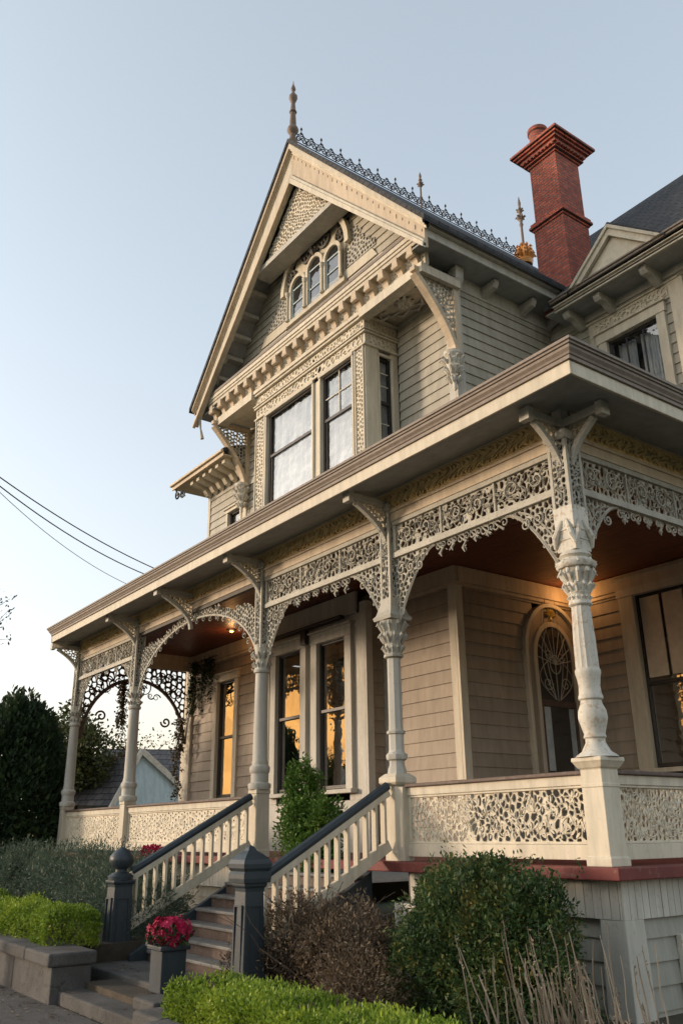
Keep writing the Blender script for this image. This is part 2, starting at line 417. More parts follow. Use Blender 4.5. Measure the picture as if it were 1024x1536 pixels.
def tendrils(mb, fr, u0, u1, v0, v1, n, w=.02, r=.010, seed=1, ln=.3):
    """curling sprays crossing the pierced ground"""
    R = random.Random(seed)
    for i in range(n):
        a = u0+(u1-u0)*(i+R.random())/n; b = R.uniform(v0+.04, v1-.04); th = R.uniform(0, 6.28); k = R.choice((-1, 1))*R.uniform(1.5, 6); p = []
        for j in range(11):
            if u0+.01 < a < u1-.01 and v0+.01 < b < v1-.01: p.append(fr(a, b, w))
            else: break
            th += k*ln/10*(1+j*.35); a += cos(th)*ln/10; b += sin(th)*ln/10
        if len(p) > 3: mb.tube(p, [r*(1.25-.8*j/len(p)) for j in range(len(p))], 4)
def blades(mb, fr, u0, u1, v0, v1, n, w=.014, ln=.085, seed=1):
    """flat sawn leaf shapes laid over the pierced ground"""
    R = random.Random(seed)
    for i in range(n):
        a = u0+.05+(u1-u0-.1)*(i+R.random())/n; b = R.uniform(v0+.05, v1-.05); th = R.choice((.9, 2.2, 1.5, 4.1, 5.3))+R.gauss(0, .35); l = ln*R.uniform(.6, 1.25); wd = l*R.uniform(.2, .34)
        p = [(a+x*l*cos(th)-y*wd*sin(th), b+x*l*sin(th)+y*wd*cos(th)) for x, y in ((-.5, 0), (-.15, -.5), (.2, -.42), (.5, 0), (.15, .5), (-.25, .42))]
        if all(u0 < q[0] < u1 and v0 < q[1] < v1 for q in p): mb.prism(fr, p, w-.012, w+R.uniform(-.003, .003))
# ------------------------------------------------------------------ foliage
def leaves(mb, pts, size, up=.3, R=RND, asp=.5):
    for p, nrm in pts:
        s = size*R.uniform(.6, 1.3)
        d = Vector((R.gauss(0, 1), R.gauss(0, 1), R.gauss(0, 1)+up)) + nrm*1.0
        if d.length < 1e-3: continue
        d.normalize(); q = d.cross(Vector((R.gauss(0, 1), R.gauss(0, 1), R.gauss(0, 1))))
        if q.length < 1e-3: continue
        q.normalize()
        n = len(mb.v); mid = p+d*s*.5
        mb.v += [p, mid+q*s*asp*.5, p+d*s, mid-q*s*asp*.5]; mb.f.append((n, n+1, n+2, n+3))
def blob_pts(c, r, n, R=RND, lump=.28, inner=.35, cut=None):
    c = Vector(c); out = []
    ph = [(R.uniform(0, 6.3), R.uniform(0, 6.3)) for _ in range(4)]
    while len(out) < n:
        d = Vector((R.gauss(0, 1), R.gauss(0, 1), R.gauss(0, 1))).normalized()
        az, el = atan2(d.y, d.x), math.asin(max(-1, min(1, d.z)))
        k = 1+lump*(.5*sin(3*az+ph[0][0])*cos(3*el+ph[0][1])+.35*sin(6*az+ph[1][0]+2*el)*cos(5*el+ph[1][1])+.3*sin(11*az+ph[2][0])*cos(9*el+ph[2][1]))
        t = 1-inner*abs(R.gauss(0, .6)); 
        if t < .2: continue
        p = c+Vector((d.x*r[0], d.y*r[1], d.z*r[2]))*k*t
        if cut and not cut(p): continue
        out.append((p, d))
    return out
def rbox_pts(x0, x1, y0, y1, z0, z1, n, R=RND, rnd=.12, bump=.06):
    out = []; ax, ay, az = x1-x0, y1-y0, z1-z0; fs = [(ax*ay, 0), (ax*az, 1), (ax*az, 2), (ay*az, 3), (ay*az, 4)]; tot = sum(f[0] for f in fs)
    while len(out) < n:
        t = R.uniform(0, tot)
        for a, k in fs:
            if t < a: break
            t -= a
        x, y, z = R.uniform(x0, x1), R.uniform(y0, y1), R.uniform(z0, z1)
        nr = [(0, 0, 1), (0, -1, 0), (0, 1, 0), (-1, 0, 0), (1, 0, 0)][k]
        if k == 0: z = z1
        elif k == 1: y = y0
        elif k == 2: y = y1
        elif k == 3: x = x0
        else: x = x1
        # round the upper edges
        e = min(x-x0, x1-x, y-y0, y1-y) if k == 0 else 9
        if e < rnd: z -= (rnd-e)**2/rnd*.6
        if k and z1-z < rnd:
            q = (rnd-(z1-z))**2/rnd*.6; x += (-nr[0])*q; y += (-nr[1])*q
        b = bump*(sin(x*3.1+y*2)+sin(x*7.3+1+z*5)*.6+sin(y*9+x*2.2)*.5)+R.gauss(0, .03)-abs(R.gauss(0, .03))
        nv = Vector(nr); out.append((Vector((x, y, z))+nv*b, nv))
    return out
def limb_path(a, b, R, n=6, wob=.06):
    a, b = Vector(a), Vector(b); L_ = (b-a).length; p = []
    for i in range(n+1):
        t = i/n; q = a.lerp(b, t)
        if 0 < i: q += Vector((R.gauss(0, 1), R.gauss(0, 1), R.gauss(0, .5)))*wob*L_*(.3+t)*.5
        p.append(q)
    return p

# ================================================================== THE HOUSE
H = thing('victorian_house', (-8, 3, -1.5), 'large cream and grey Victorian house with lace-trimmed wraparound porch, steep gable and brick chimney', 'house')
FY, GX = 3.6, -5.45         # upper front wall, right side wall of the gable block
X1, X2, X3, X4 = -17.64, -13.5, -7.55, -3.62
GR = -1.5
def dup(o, d, parent=None, inv=None):
    c = o.copy(); COL.objects.link(c); c.location = o.location + Vector(d)
    if parent is not None: c.parent = parent
    return c
F0, S0 = front(0), side(0)

# ---- walls
def wall(name, fr, u0, u1, v0, v1, h, mat, holes=(), ext=None, off=0):
    mb = MB(); clap(mb, fr, u0, u1, v0, v1, h, holes, ext, off); return mb.build(name, mat, H)
LW1 = (-15.75, -14.75, 1.3, 4.45)      # single porch window
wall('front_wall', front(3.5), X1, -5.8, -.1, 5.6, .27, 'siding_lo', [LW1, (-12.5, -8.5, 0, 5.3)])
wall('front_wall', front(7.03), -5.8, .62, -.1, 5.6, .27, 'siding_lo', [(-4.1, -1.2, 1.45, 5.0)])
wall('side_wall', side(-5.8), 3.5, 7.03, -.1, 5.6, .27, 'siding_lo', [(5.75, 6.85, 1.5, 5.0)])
wall('side_wall', side(GX), 3.6, 7.1, 6.0, 12.75, .25, 'siding')
wall('front_wall', front(FY), -14.55, GX, 6.0, 12.9, .25, 'siding', [(-12.4, -7.4, 5, 12.3)])
wall('front_wall', front(FY), -17.1, -14.55, 6.0, 11.3, .25, 'siding', [(-15.7, -14.75, 8, 9.75)])
wall('front_wall', front(7.03), GX, .62, 6.0, 12.3, .25, 'siding', [(-3.84, -2.5, 9.3, 11.1)])
for fr, a, b, z0, z1, h in ((sidel(-17.1), -14, -3.6, 5.6, 11.3, .25), (side(.62), 7.03, 14, 5.7, 12.3, .25), (sidel(-14.55), -7, -3.6, 5.6, 12.7, .25), (sidel(X1), -14, -3.5, -.1, 5.6, .27), (side(.62), 7.03, 14, -.1, 5.7, .27)):
    mb = MB(); clap(mb, fr, a, b, z0, z1, h); mb.build('side_wall', 'siding', H)
mb = MB(); mb.box(-17.6, .6, 14, 14.12, -1.7, 12.6); mb.build('rear_wall', 'siding', H)
# dark rooms behind the windows
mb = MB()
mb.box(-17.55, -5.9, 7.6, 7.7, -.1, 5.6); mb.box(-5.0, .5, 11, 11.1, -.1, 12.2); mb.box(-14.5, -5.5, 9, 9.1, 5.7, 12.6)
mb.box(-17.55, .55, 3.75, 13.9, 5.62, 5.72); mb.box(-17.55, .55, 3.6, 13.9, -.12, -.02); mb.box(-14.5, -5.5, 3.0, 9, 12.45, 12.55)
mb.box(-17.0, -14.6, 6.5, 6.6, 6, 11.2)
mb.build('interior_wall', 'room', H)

# ---- trim boards
mb = MB()
fl = front(3.5); sl = side(-5.8); fw = front(7.03)
mb.fb(fl, -5.98, -5.80, -.1, 5.2, 0, .07); mb.fb(sl, 3.43, 3.62, -.1, 5.2, .002, .07)
mb.build('corner_board', 'cream', H, bevel=.008)
mb = MB(); mb.fb(fl, X1, -17.3, -.1, 5.2, 0, .1); mb.fb(front(3.5), -17.86, X1, -.1, 5.2, -.12, .1); mb.build('corner_board', 'cream', H, bevel=.008)
mb = MB()     # crown band under the porch ceiling
mb.fb(fl, X1, -5.72, 5.16, 5.49, 0, .11); mb.fb(fl, X1, -5.70, 5.08, 5.158, 0, .075)
mb.fb(sl, 3.5, 6.92, 5.16, 5.488, .002, .11); mb.fb(sl, 3.5, 6.95, 5.08, 5.156, .002, .075)
mb.fb(fw, -5.69, .62, 5.16, 5.486, 0, .11); mb.fb(fw, -5.72, .62, 5.08, 5.154, 0, .075)
mb.build('crown_band', 'tan', H, bevel=.01)
mb = MB(); ff, sg = front(FY), side(GX)
mb.fb(ff, GX-.2, GX, 6, 12.2, 0, .07); mb.fb(sg, FY-.07, FY+.2, 6, 12.2, 0, .07); mb.build('corner_board', 'greytrim', H, bevel=.008)
mb = MB(); mb.fb(ff, -17.1, -16.95, 6, 11.0, 0, .05); mb.fb(ff, -14.85, -14.6, 6, 11.0, .0, .06); mb.build('corner_board', 'cream', H, bevel=.006)
mb = MB(); mb.fb(sg, FY+.2, 7.0, 12.15, 12.55, 0, .05); mb.fb(front(7.03), GX, .6, 11.86, 12.05, 0, .06); mb.build('frieze_board', 'greytrim', H, bevel=.006)

# ---- windows
def window(name, fr, u0, u1, v0, v1, cas=.16, mat='cream', sash='sash', rail=None, glassm='glass', curtain=True, munt=(), head=.0, depth=.16, w=.0, sill=True, cur_cols=None):
    mb = MB(); c = cas
    mb.fb(fr, u0-c, u0, v0-.02, v1, w-.05, w+.085); mb.fb(fr, u1, u1+c, v0-.02, v1, w-.05, w+.085)
    mb.fb(fr, u0-c-.03, u1+c+.03, v1, v1+c+head, w-.05, w+.105)
    mb.fb(fr, u0-c-.07, u1+c+.07, v1+c+head, v1+c+head+.05, w-.05, w+.16)
    o = mb.build(name, mat, H, bevel=.008)
    if sill: s = MB(); s.fb(fr, u0-c-.06, u1+c+.06, v0-.11, v0-.022, w-.05, w+.17); s.build('sill', mat, o, bevel=.01)
    s = MB(); t = .055; r = rail if rail else (v0+v1)/2
    s.fb(fr, u0, u0+t, v0, v1, w-.12, w-.02); s.fb(fr, u1-t, u1, v0, v1, w-.12, w-.02)
    s.fb(fr, u0+t, u1-t, v0, v0+t*1.4, w-.118, w-.03); s.fb(fr, u0+t, u1-t, v1-t, v1, w-.118, w-.03)
    s.fb(fr, u0+t, u1-t, r-.035, r+.035, w-.118, w-.006)
    for kind, a, b0, b1 in munt:
        if kind == 'v': s.fb(fr, a-.014, a+.014, b0, b1, w-.09, w-.05)
        else: s.fb(fr, b0, b1, a-.014, a+.014, w-.09, w-.05)
    s.build('sash', sash, o, bevel=.004)
    g = MB(); g.quad(fr(u0+.03, v0+.03, w-.07), fr(u1-.03, v0+.03, w-.07), fr(u1-.03, v1-.03, w-.07), fr(u0+.03, v1-.03, w-.07)); g.build('pane', glassm, o)
    if curtain:
        k = MB(); n = 46; b0 = 0
        cols = cur_cols or ((u0, (u0+u1)/2-.02), ((u0+u1)/2+.02, u1))
        for a, b in cols:
            prev = None
            for i in range(n+1):
                x = a+(b-a)*i/n; ww = w-depth-.05+.03*sin(i*1.15)+.018*sin(i*.53+1)
                cur = (fr(x, v0, ww), fr(x, v1, ww+.01*sin(i*.7)))
                if prev: k.quad(prev[0], cur[0], cur[1], prev[1])
                prev = cur
        k.build('curtain', 'curtain', o, smooth=True)
    return o
window('window', fl, *LW1, cas=.2, rail=2.9, glassm='glasslo', curtain=False)
# upper left small window
window('window', ff, -15.7, -14.95, 7.4, 9.7, cas=.1, rail=8.5, sash='sash')

# projecting bay on the porch with the tall pair of windows
BY = 3.0; fb_ = front(BY)
mb = MB(); clap(mb, side(-8.15), BY, 3.5, -.1, 5.2, .27); mb.build('bay_wall', 'siding_lo', H)
mb = MB(); clap(mb, sidel(-12.35), -3.5, -BY, -.1, 5.2, .27); mb.build('bay_wall', 'siding_lo', H)
mb = MB(); mb.fb(fb_, -8.33, -8.15, -.1, 5.2, 0, .06); mb.fb(side(-8.15), BY-.06, BY+.12, -.1, 5.2, 0, .06); mb.fb(fl, -8.15, -7.9, -.1, 5.1, 0, .06)
mb.fb(fb_, -12.4, -8.45, 4.98, 5.48, 0, .08); mb.fb(fb_, -12.35, -12.1, -.1, 4.98, 0, .06); mb.fb(fb_, -12.1, -8.33, -.1, 1.0, 0, .03); mb.fb(fb_, -12.1, -11.74, 1.0, 4.98, -.04, .02); mb.fb(fb_, -10.6, -9.95, 1.0, 4.98, -.04, .02); mb.fb(fb_, -8.81, -8.33, 1.0, 4.98, -.04, .02); mb.fb(fb_, -11.74, -8.8, 4.56, 4.98, -.042, .018)
mb.build('bay_trim', 'greytrim', H, bevel=.008)
window('window', fb_, -11.72, -10.62, 1.25, 4.52, cas=.24, mat='greytrim', rail=2.95, glassm='glasslo', curtain=False, w=.03)
window('window', fb_, -9.93, -8.83, 1.25, 4.52, cas=.24, mat='greytrim', rail=2.95, glassm='glasslo', curtain=False, w=.03)
mb = MB(); mb.fb(fb_, -11.9, -8.75, 4.88, 4.96, .16, .24); mb.tube([fb_(-12, 4.92, .3), fb_(-8.7, 4.92, .3)], .035)
mb.fb(fb_, -10.4, -10.2, 4.55, 4.9, .14, .26); mb.build('curtain_pole', 'sash', H)

# arched window on the side wall
AW = (6.28, 1.5, 3.85, .56)
mb = MB(); arch_ring(mb, sl, 6.28, 1.42, 3.85, .56, .67, -.05, .09, ey=1.25); arch_ring(mb, sl, 6.28, 1.42, 3.95, .86, .95, -.05, .12, ey=1.2)
mb.fb(sl, 5.24, 7.0, 1.3, 1.42, 0, .17); o = mb.build('arched_window', 'cream', H, bevel=.008)
mb = MB(); mb.prism(sl, [p for p in arch_poly(6.28, 1.44, 3.95, .87, ey=1.2)], 0, .035); mb.build('surround_panel', 'siding_lo', o)
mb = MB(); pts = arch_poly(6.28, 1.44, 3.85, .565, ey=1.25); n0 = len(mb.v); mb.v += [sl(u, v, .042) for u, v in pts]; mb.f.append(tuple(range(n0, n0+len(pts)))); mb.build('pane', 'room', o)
mb = MB(); mb.v += [sl(u, v, .062) for u, v in pts]; mb.f.append(tuple(range(len(pts)))); mb.build('pane', 'glass', o)
mb = MB(); mb.fb(sl, 5.73, 6.83, 2.82, 2.94, .03, .085); mb.fb(sl, 5.72, 5.79, 1.44, 2.82, .03, .08); mb.fb(sl, 6.77, 6.84, 1.44, 2.82, .03, .08); mb.build('sash', 'brown', o, bevel=.005)
mb = MB()
for k in range(9):
    a = pi*k/8; mb.tube([sl(6.28, 3.72, .075), sl(6.28+.54*cos(a), 3.85+.68*sin(a), .075)], .011, 4)
for s_ in (-1, 1):
    for k in range(3):
        p = [sl(6.28+s_*(.06+.46*sin(pi*t/10)*(1-.25*k)), 2.96+(.30+.26*k)*t/3.2, .075) for t in range(11)]; mb.tube(p, .010, 4)
    mb.tube(scroll(sl, 6.28+s_*.28, 3.3, .16, 1.3, cw=s_, w=.075), .010, 4); mb.tube(scroll(sl, 6.28+s_*.2, 3.9, .13, 1.3, cw=-s_, w=.075), .010, 4)
mb.tube([sl(6.28+.17*cos(k*pi/8), 3.72+.2*sin(k*pi/8), .075) for k in range(17)], .012, 4); mb.tube([sl(6.28, 2.95, .075), sl(6.28, 4.5, .075)], .012, 4)
mb.build('tracery', 'greytrim', o)
mb = MB()
for k in range(7):
    a = pi*(k+.5)/7; mb.tube([sl(6.28+.04*cos(a), 4.78+.03*sin(a), .05), sl(6.28+.11*cos(a), 4.78+.12*sin(a), .09), sl(6.28+.17*cos(a), 4.80+.17*sin(a), .06)], [.02, .035, .008], 5)
mb.lathe(sl(6.28, 4.66, .06)[:], [(.03, 0), (.05, .05), (.02, .12)], 8); mb.build('leaf_ornament', 'brass', o, smooth=True)
mb = MB(); k = 0
for a, b in ((5.78, 6.02), (6.6, 6.8)):
    for i in range(14):
        x0, x1 = a+(b-a)*i/14, a+(b-a)*(i+1)/14; mb.quad(sl(x0, 1.5, .048+.004*sin(i*2)), sl(x1, 1.5, .048+.004*sin(i*2+2)), sl(x1, 2.8, .048+.004*sin(i*2+2)), sl(x0, 2.8, .048+.004*sin(i*2)))
mb.build('curtain', 'curtain', o)

# big window on the right with a blind
o = window('window', fw, -4.06, -1.3, 1.5, 5.0, cas=.36, rail=3.14, glassm='glasslo', curtain=False)
mb = MB()
for k in range(5):
    a = -3.96+k*.54; mb.fb(fw, a, a+.46, 3.25, 4.92, -.035, -.008)
mb.build('blind', 'blind', o, bevel=.004)

# ---- foundation, floor edge, basement
mb = MB(); mb.box(X1-.38, .38, -.34, 3.5, -.16, -.03); mb.box(-5.8, .38, 3.5, 7.03, -.16, -.031); mb.build('porch_floor', 'maroon', H, bevel=.012)
mb = MB()
def boards(mb, fr, a, b, z0, z1, w, step=.115):
    u = a
    while u < b-.01:
        e = min(b, u+step); mb.fb(fr, u+.004, e-.004, z0, z1, w-.02, w+RND.uniform(0, .004)); u = e
for fr_, a_, b_, w_ in ((F0, -3.3, .18, .1), (S0, -.1, 7.0, .2), (F0, X1, -7.7, .1)): mb = MB(); boards(mb, fr_, a_, b_, -.56, -.162, w_); mb.build('porch_skirt', 'greytrim', H)
for b_ in ((X1, -7.75, -.06, -.04), (-3.4, .05, -.04, -.02), (.08, .1, -.02, 7)): mb = MB(); mb.box(*b_, -.55, -.17); mb.build('skirt_backing', 'darkback', H)
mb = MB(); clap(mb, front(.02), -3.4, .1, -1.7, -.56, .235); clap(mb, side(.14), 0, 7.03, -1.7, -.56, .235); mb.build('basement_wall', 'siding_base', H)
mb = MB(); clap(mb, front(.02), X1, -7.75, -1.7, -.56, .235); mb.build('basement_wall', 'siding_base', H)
mb = MB(); mb.lathe((.035, .07, -1.8), [(.21, 0), (.21, .12), (.18, .14), (.165, 1.24)], sq=True); mb.build('corner_pier', 'greytrim', H, bevel=.01)
mb = MB(); mb.lathe((-3.35, .02, -1.8), [(.27, 0), (.27, .12), (.215, .14), (.205, 1.24)], sq=True); mb.fb(F0, -3.45, -1.6, -.62, -.56, .08, .2); mb.build('pier', 'greytrim', H, bevel=.01)
fS = side(.16)
mb = MB(); mb.fb(fS, .82, .92, -1.45, -.75, 0, .07); mb.fb(fS, 1.5, 1.6, -1.45, -.75, 0, .07); mb.fb(fS, .92, 1.5, -.85, -.75, 0, .065); mb.fb(fS, .92, 1.5, -1.45, -1.36, 0, .065); mb.fb(fS, .92, 1.5, -1.13, -1.08, 0, .05)
o = mb.build('basement_window', 'white', H, bevel=.006); mb = MB(); mb.quad(fS(.9, -1.4, .03), fS(1.52, -1.4, .03), fS(1.52, -.8, .03), fS(.9, -.8, .03)); mb.build('pane', 'room', o)

# ---- porch roof, eaves
EO = 1.03; ZE = 5.80
mb = MB(); V = Vector
def roofslab(mb, pts, t):
    n = len(mb.v); k = len(pts); mb.v += [V(p) for p in pts]+[V(p)-Z*t for p in pts]
    mb.f.append(tuple(range(n, n+k))); mb.f.append(tuple(range(n+2*k-1, n+k-1, -1)))
    for i in range(k): j = (i+1) % k; mb.f.append((n+j, n+i, n+k+i, n+k+j))
XL = -17.05
roofslab(mb, [(XL+.05, -EO+.05, ZE-.1), (EO-.05, -EO+.05, ZE-.1), (-5.5, 3.9, 7.3), (-17.9, 3.9, 7.3), (-17.9, .1, ZE-.1+.35)], .1)
roofslab(mb, [(EO-.05, -EO+.05, ZE-.102), (EO-.05, 8.2, ZE-.102), (-5.5, 8.2, 7.32), (-5.5, 3.9, 7.302)], .1)
pr = mb.build('porch_roof', 'shingle', H)
fe, se = front(-EO), side(EO)
mb = MB(); mb.box(XL-.1, EO-.02, -EO+.02, .02, 5.36, 5.375); mb.build('soffit', 'soffit', pr)
mb = MB(); mb.v += [V((XL-.02, -EO+.02, 5.40)), V((EO-.02, -EO+.02, 5.40)), V((.03, -.03, 5.60)), V((X1, -.03, 5.60))]; mb.f.append((0, 1, 2, 3))
mb.v += [V((EO-.02, -EO+.02, 5.40)), V((EO-.02, 8, 5.40)), V((.03, 8, 5.60)), V((.03, -.03, 5.60))]; mb.f.append((4, 5, 6, 7)); mb.v += [V((XL-.06, -EO+.02, 5.40)), V((X1, -.03, 5.60)), V((X1, 3.9, 5.60)), V((-17.96, 3.9, 5.40)), V((-17.96, .05, 5.40))]; mb.f.append((8, 9, 10, 11, 12))
o = bpy.data.objects['soffit']; me = o.data; me.clear_geometry(); me.from_pydata([tuple(v) for v in mb.v], [], mb.f); me.update()
mb = MB(); mb.fb(fe, XL-.1, EO, 5.37, 5.55, -.04, 0); mb.fb(se, -EO+.04, 8, 5.37, 5.55, -.04, 0)
mb.build('fascia', 'cream', pr, bevel=.008)
mb = MB(); prof = [(0, 5.552), (.03, 5.553), (.03, 5.60), (.045, 5.605), (.055, 5.63), (.085, 5.665), (.09, 5.70), (.112, 5.703), (.112, 5.73), (.135, 5.738), (.135, 5.775), (-.06, 5.785), (-.06, 5.552)]
n = len(prof)          # mitred gutter running round the corner
path = [(XL-.25, 0), (0, 0), (0, 1)]
def gutpt(stage, w, z):
    if stage == 0: return V((XL-.08-w, -EO-w, z))
    if stage == 1: return V((EO+w, -EO-w, z))
    return V((EO+w, 8, z))
mb.v += [V((-18.0-w, 3.9, z)) for w, z in prof]+[V((-18.0-w, .05, z)) for w, z in prof]
for st in range(3): mb.v += [gutpt(st, w, z) for w, z in prof]
for st in range(4):
    for i in range(n): j = (i+1) % n; mb.f.append((st*n+i, st*n+n+i, st*n+n+j, st*n+j))
mb.build('gutter', 'gutter', pr)
mb = MB(); mb.beam((-17.98, .05, 5.46), (-17.98, 3.9, 5.46), .04, .18); mb.beam((XL-.08, -EO, 5.46), (-17.98, .05, 5.46), .04, .18); mb.build('fascia', 'cream', pr)
mb = MB(); y = -.05      # boarded ceiling
while y < 3.55:
    mb.box(X1+.1, .0, y+.004, y+.126, 5.5, 5.52+RND.uniform(0, .004)); y += .13
while y < 7.0:
    mb.box(-5.8, .0, y+.004, y+.126, 5.5, 5.52+RND.uniform(0, .004)); y += .13
mb.box(X1, .02, 0, 7, 5.53, 5.56); mb.build('porch_ceiling', 'ceiling', H)
for (x, y) in ((-13.52, 2.6), (-5.25, 6.55)):
    mb = MB(); mb.lathe((x, y, 5.43), [(.05, .06), (.06, .05), (.05, .02), (.02, 0)], 12); o = mb.build('ceiling_lamp', 'bulb', H, smooth=True)
    mb = MB(); mb.lathe((x, y, 5.46), [(.13, .04), (.14, .02), (.10, 0)], 14); mb.build('lamp_collar', 'sash', o)
    ld = bpy.data.lights.new('porch_lamp', 'POINT'); ld.energy = 5; ld.color = (1, .50, .18); ld.shadow_soft_size = .08
    lo = bpy.data.objects.new('porch_lamp', ld); COL.objects.link(lo); lo.location = (x, y, 5.2)
    lo.parent = o

# ---- entablature and lace, bay by bay
def entab(fr, u0, u1, arch=False, seed=1, dark=False):
    """box beam with ochre carved frieze; u0..u1 whole run"""
    mb = MB()
    mb.fb(fr, u0, u1, 5.06, 5.20, -.06, .07); mb.fb(fr, u0, u1, 5.202, 5.25, -.06, .095); mb.fb(fr, u0, u1, 5.252, 5.60, -.06, .055); mb.fb(fr, u0, u1, 5.565, 5.60, .055, .09)
    o = mb.build('entablature', 'tan' if not dark else 'greytrim', H, bevel=.006)
    mb = MB(); lace(mb, fr, u0, u1, 5.252, 5.562, .085, .15, t=.026, w=.086, hole=.6, warp=lambda u, v: (.16*sin(v*14), 0), seed=seed, ns=7)
    mb.build('carved_frieze', 'gold', o, smooth=False)
    return o
entab(F0, X1+.1, -.12, seed=3); entab(S0, .12, 7, seed=4, dark=False); entab(sidel(X1), -3.4, -.12, seed=5)
def bracket_curve(L_, Hh, p=1.7): return lambda u: Hh*(1-u/L_)**p
def spandrel(fr, u0, u1, seed, v0=4.44, v1=5.06, mat='lacegrey', brk=(.95, 1.15), pend=6, tw=1):
    mb = MB(); mb.fb(fr, u0, u1, v1-.075, v1-.002, -.04, .055); mb.fb(fr, u0, u1, v0, v0+.085, -.05, .06); mb.fb(fr, u0, u1, v0+.087, v0+.11, -.03, .035)
    mb.fb(fr, u0, u0+.07, v0+.112, v1-.077, -.04, .045); mb.fb(fr, u1-.07, u1, v0+.112, v1-.077, -.04, .045)
    k = 3
    for i in range(1, k):
        a = u0+(u1-u0)*i/k; mb.fb(fr, a-.018, a+.018, v0+.112, v1-.077, -.02, .03)
    o = mb.build('spandrel', mat, H, bevel=.005)
    mb = MB(); lace(mb, fr, u0+.07, u1-.07, v0+.11, v1-.077, .088, .105, t=.02, w=.012, hole=.88, warp=swirl(.04*tw, 5, 8, seed), seed=seed, jit=.6, solid=.08); tendrils(mb, fr, u0+.08, u1-.08, v0+.12, v1-.08, 70, w=.02, r=.009, seed=seed, ln=.26); blades(mb, fr, u0+.08, u1-.08, v0+.12, v1-.08, 60, w=.018, ln=.07, seed=seed)
    for i in range(k):      # scrolls over the ground
        a = u0+(u1-u0)*(i+.5)/k; s_ = (u1-u0)/k
        for q in (-1, 1): mb.tube(scroll(fr, a+q*s_*.2, (v0+v1)/2+.03, .15, 1.5, a0=q*1.0, cw=q, w=.03), .013, 4)
    mb.build('lace_panel', mat, o)
    for q, ue in ((1, u0), (-1, u1)):
        Lb, Hb = brk; cv = bracket_curve(Lb, Hb)
        ins = lambda u, v: (v0-v) < cv(min(Lb-.001, max(0, (u-ue)*q)))
        mb = MB(); a, b = sorted((ue, ue+q*Lb)); lace(mb, fr, a, b, v0-Hb, v0, .085, .095, t=.03, w=.01, hole=.83, inside=ins, seed=seed+7+q, warp=None)
        mb.tube([fr(ue+q*Lb*t/14, v0-cv(Lb*t/14*.999), .0) for t in range(15)], .026, 4)
        mb.tube([fr(ue+q*(Lb*t/12*.72+.02), v0-.04-cv(Lb*t/12*.999)*.62, .012) for t in range(13)], .014, 4)
        for k_ in range(3): mb.tube(scroll(fr, ue+q*(.16+.22*k_), v0-.2-.02*k_, .12-.015*k_, 1.5, a0=k_, cw=q, w=.02), .012, 4)
        mb.build('corner_bracket', mat, o)
    L2 = u1-u0-2*brk[0]
    if L2 > .3:
        for i in range(pend):
            a = u0+brk[0]+L2*(i+.5)/pend; R = random.Random(seed*31+i); mb = MB(); s_ = R.uniform(.75, 1.2)*(1+.35*abs(2*(i+.5)/pend-1))
            mb.tube(scroll(fr, a-.05*s_, v0-.07*s_, .065*s_, 1.2, a0=.5, cw=1), .012, 4)
            mb.tube(scroll(fr, a+.06*s_, v0-.06*s_, .055*s_, 1.1, a0=2.5, cw=-1), .012, 4)
            if R.random() < .6: dd = R.uniform(.6, 1.1)*s_; mb.tube([fr(a, v0+.01, 0), fr(a+.03*dd, v0-.12*dd, 0), fr(a-.02*dd, v0-.19*dd, 0), fr(a+.01, v0-.25*dd, 0)], [.010, .012, .026, .006], 5); leaves(mb, [(fr(a+R.gauss(0, .03), v0-R.uniform(.05, .2)*dd, .0), Vector((0, 0, -.6))) for _ in range(4)], .07, up=-.5, R=R)
            mb.tube([fr(a-.1*s_, v0+.01, 0), fr(a-.04*s_, v0-.06*s_, 0), fr(a+.05*s_, v0-.13*s_, 0)], [.014, .012, .02], 4)
            mb.build('pendant', mat, o)
    return o
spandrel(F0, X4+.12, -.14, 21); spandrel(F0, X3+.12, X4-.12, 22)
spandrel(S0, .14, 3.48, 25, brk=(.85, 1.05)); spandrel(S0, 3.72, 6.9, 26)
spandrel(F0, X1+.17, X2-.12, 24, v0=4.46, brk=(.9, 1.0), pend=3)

# wide lace arch between the second and third posts
def lace_arch(fr, u0, u1, v0, h, band, seed, mat, top=None, dark=None, name='lace_arch', cell=.085):
    uc, r = (u0+u1)/2, (u1-u0)/2
    def cv(u): return v0+h*sqrt(max(0, 1-((u-uc)/r)**2))
    mb = MB(); ins = lambda u, v: cv(u) < v < cv(u)+band(u)
    t_ = top or v0+h+.1
    lace(mb, fr, u0, u1, v0, t_, cell, cell*1.15, t=.03, w=.01, hole=.82, inside=ins, seed=seed)
    mb.tube([fr(uc-r*cos(pi*k/28), v0+h*sin(pi*k/28), 0) for k in range(29)], .03 if dark is None else .055, 5)
    return mb
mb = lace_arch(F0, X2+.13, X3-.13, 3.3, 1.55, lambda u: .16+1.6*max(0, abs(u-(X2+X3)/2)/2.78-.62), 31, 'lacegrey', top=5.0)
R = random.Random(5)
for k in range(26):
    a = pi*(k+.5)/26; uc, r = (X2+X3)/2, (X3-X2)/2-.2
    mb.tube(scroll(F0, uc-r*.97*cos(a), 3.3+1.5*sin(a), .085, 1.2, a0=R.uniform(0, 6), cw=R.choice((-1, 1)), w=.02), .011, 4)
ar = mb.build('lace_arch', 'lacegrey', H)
mb = MB(); mb.fb(F0, X2+.12, X3-.12, 4.98, 5.058, -.04, .05); mb.build('arch_rail', 'darkback', ar)
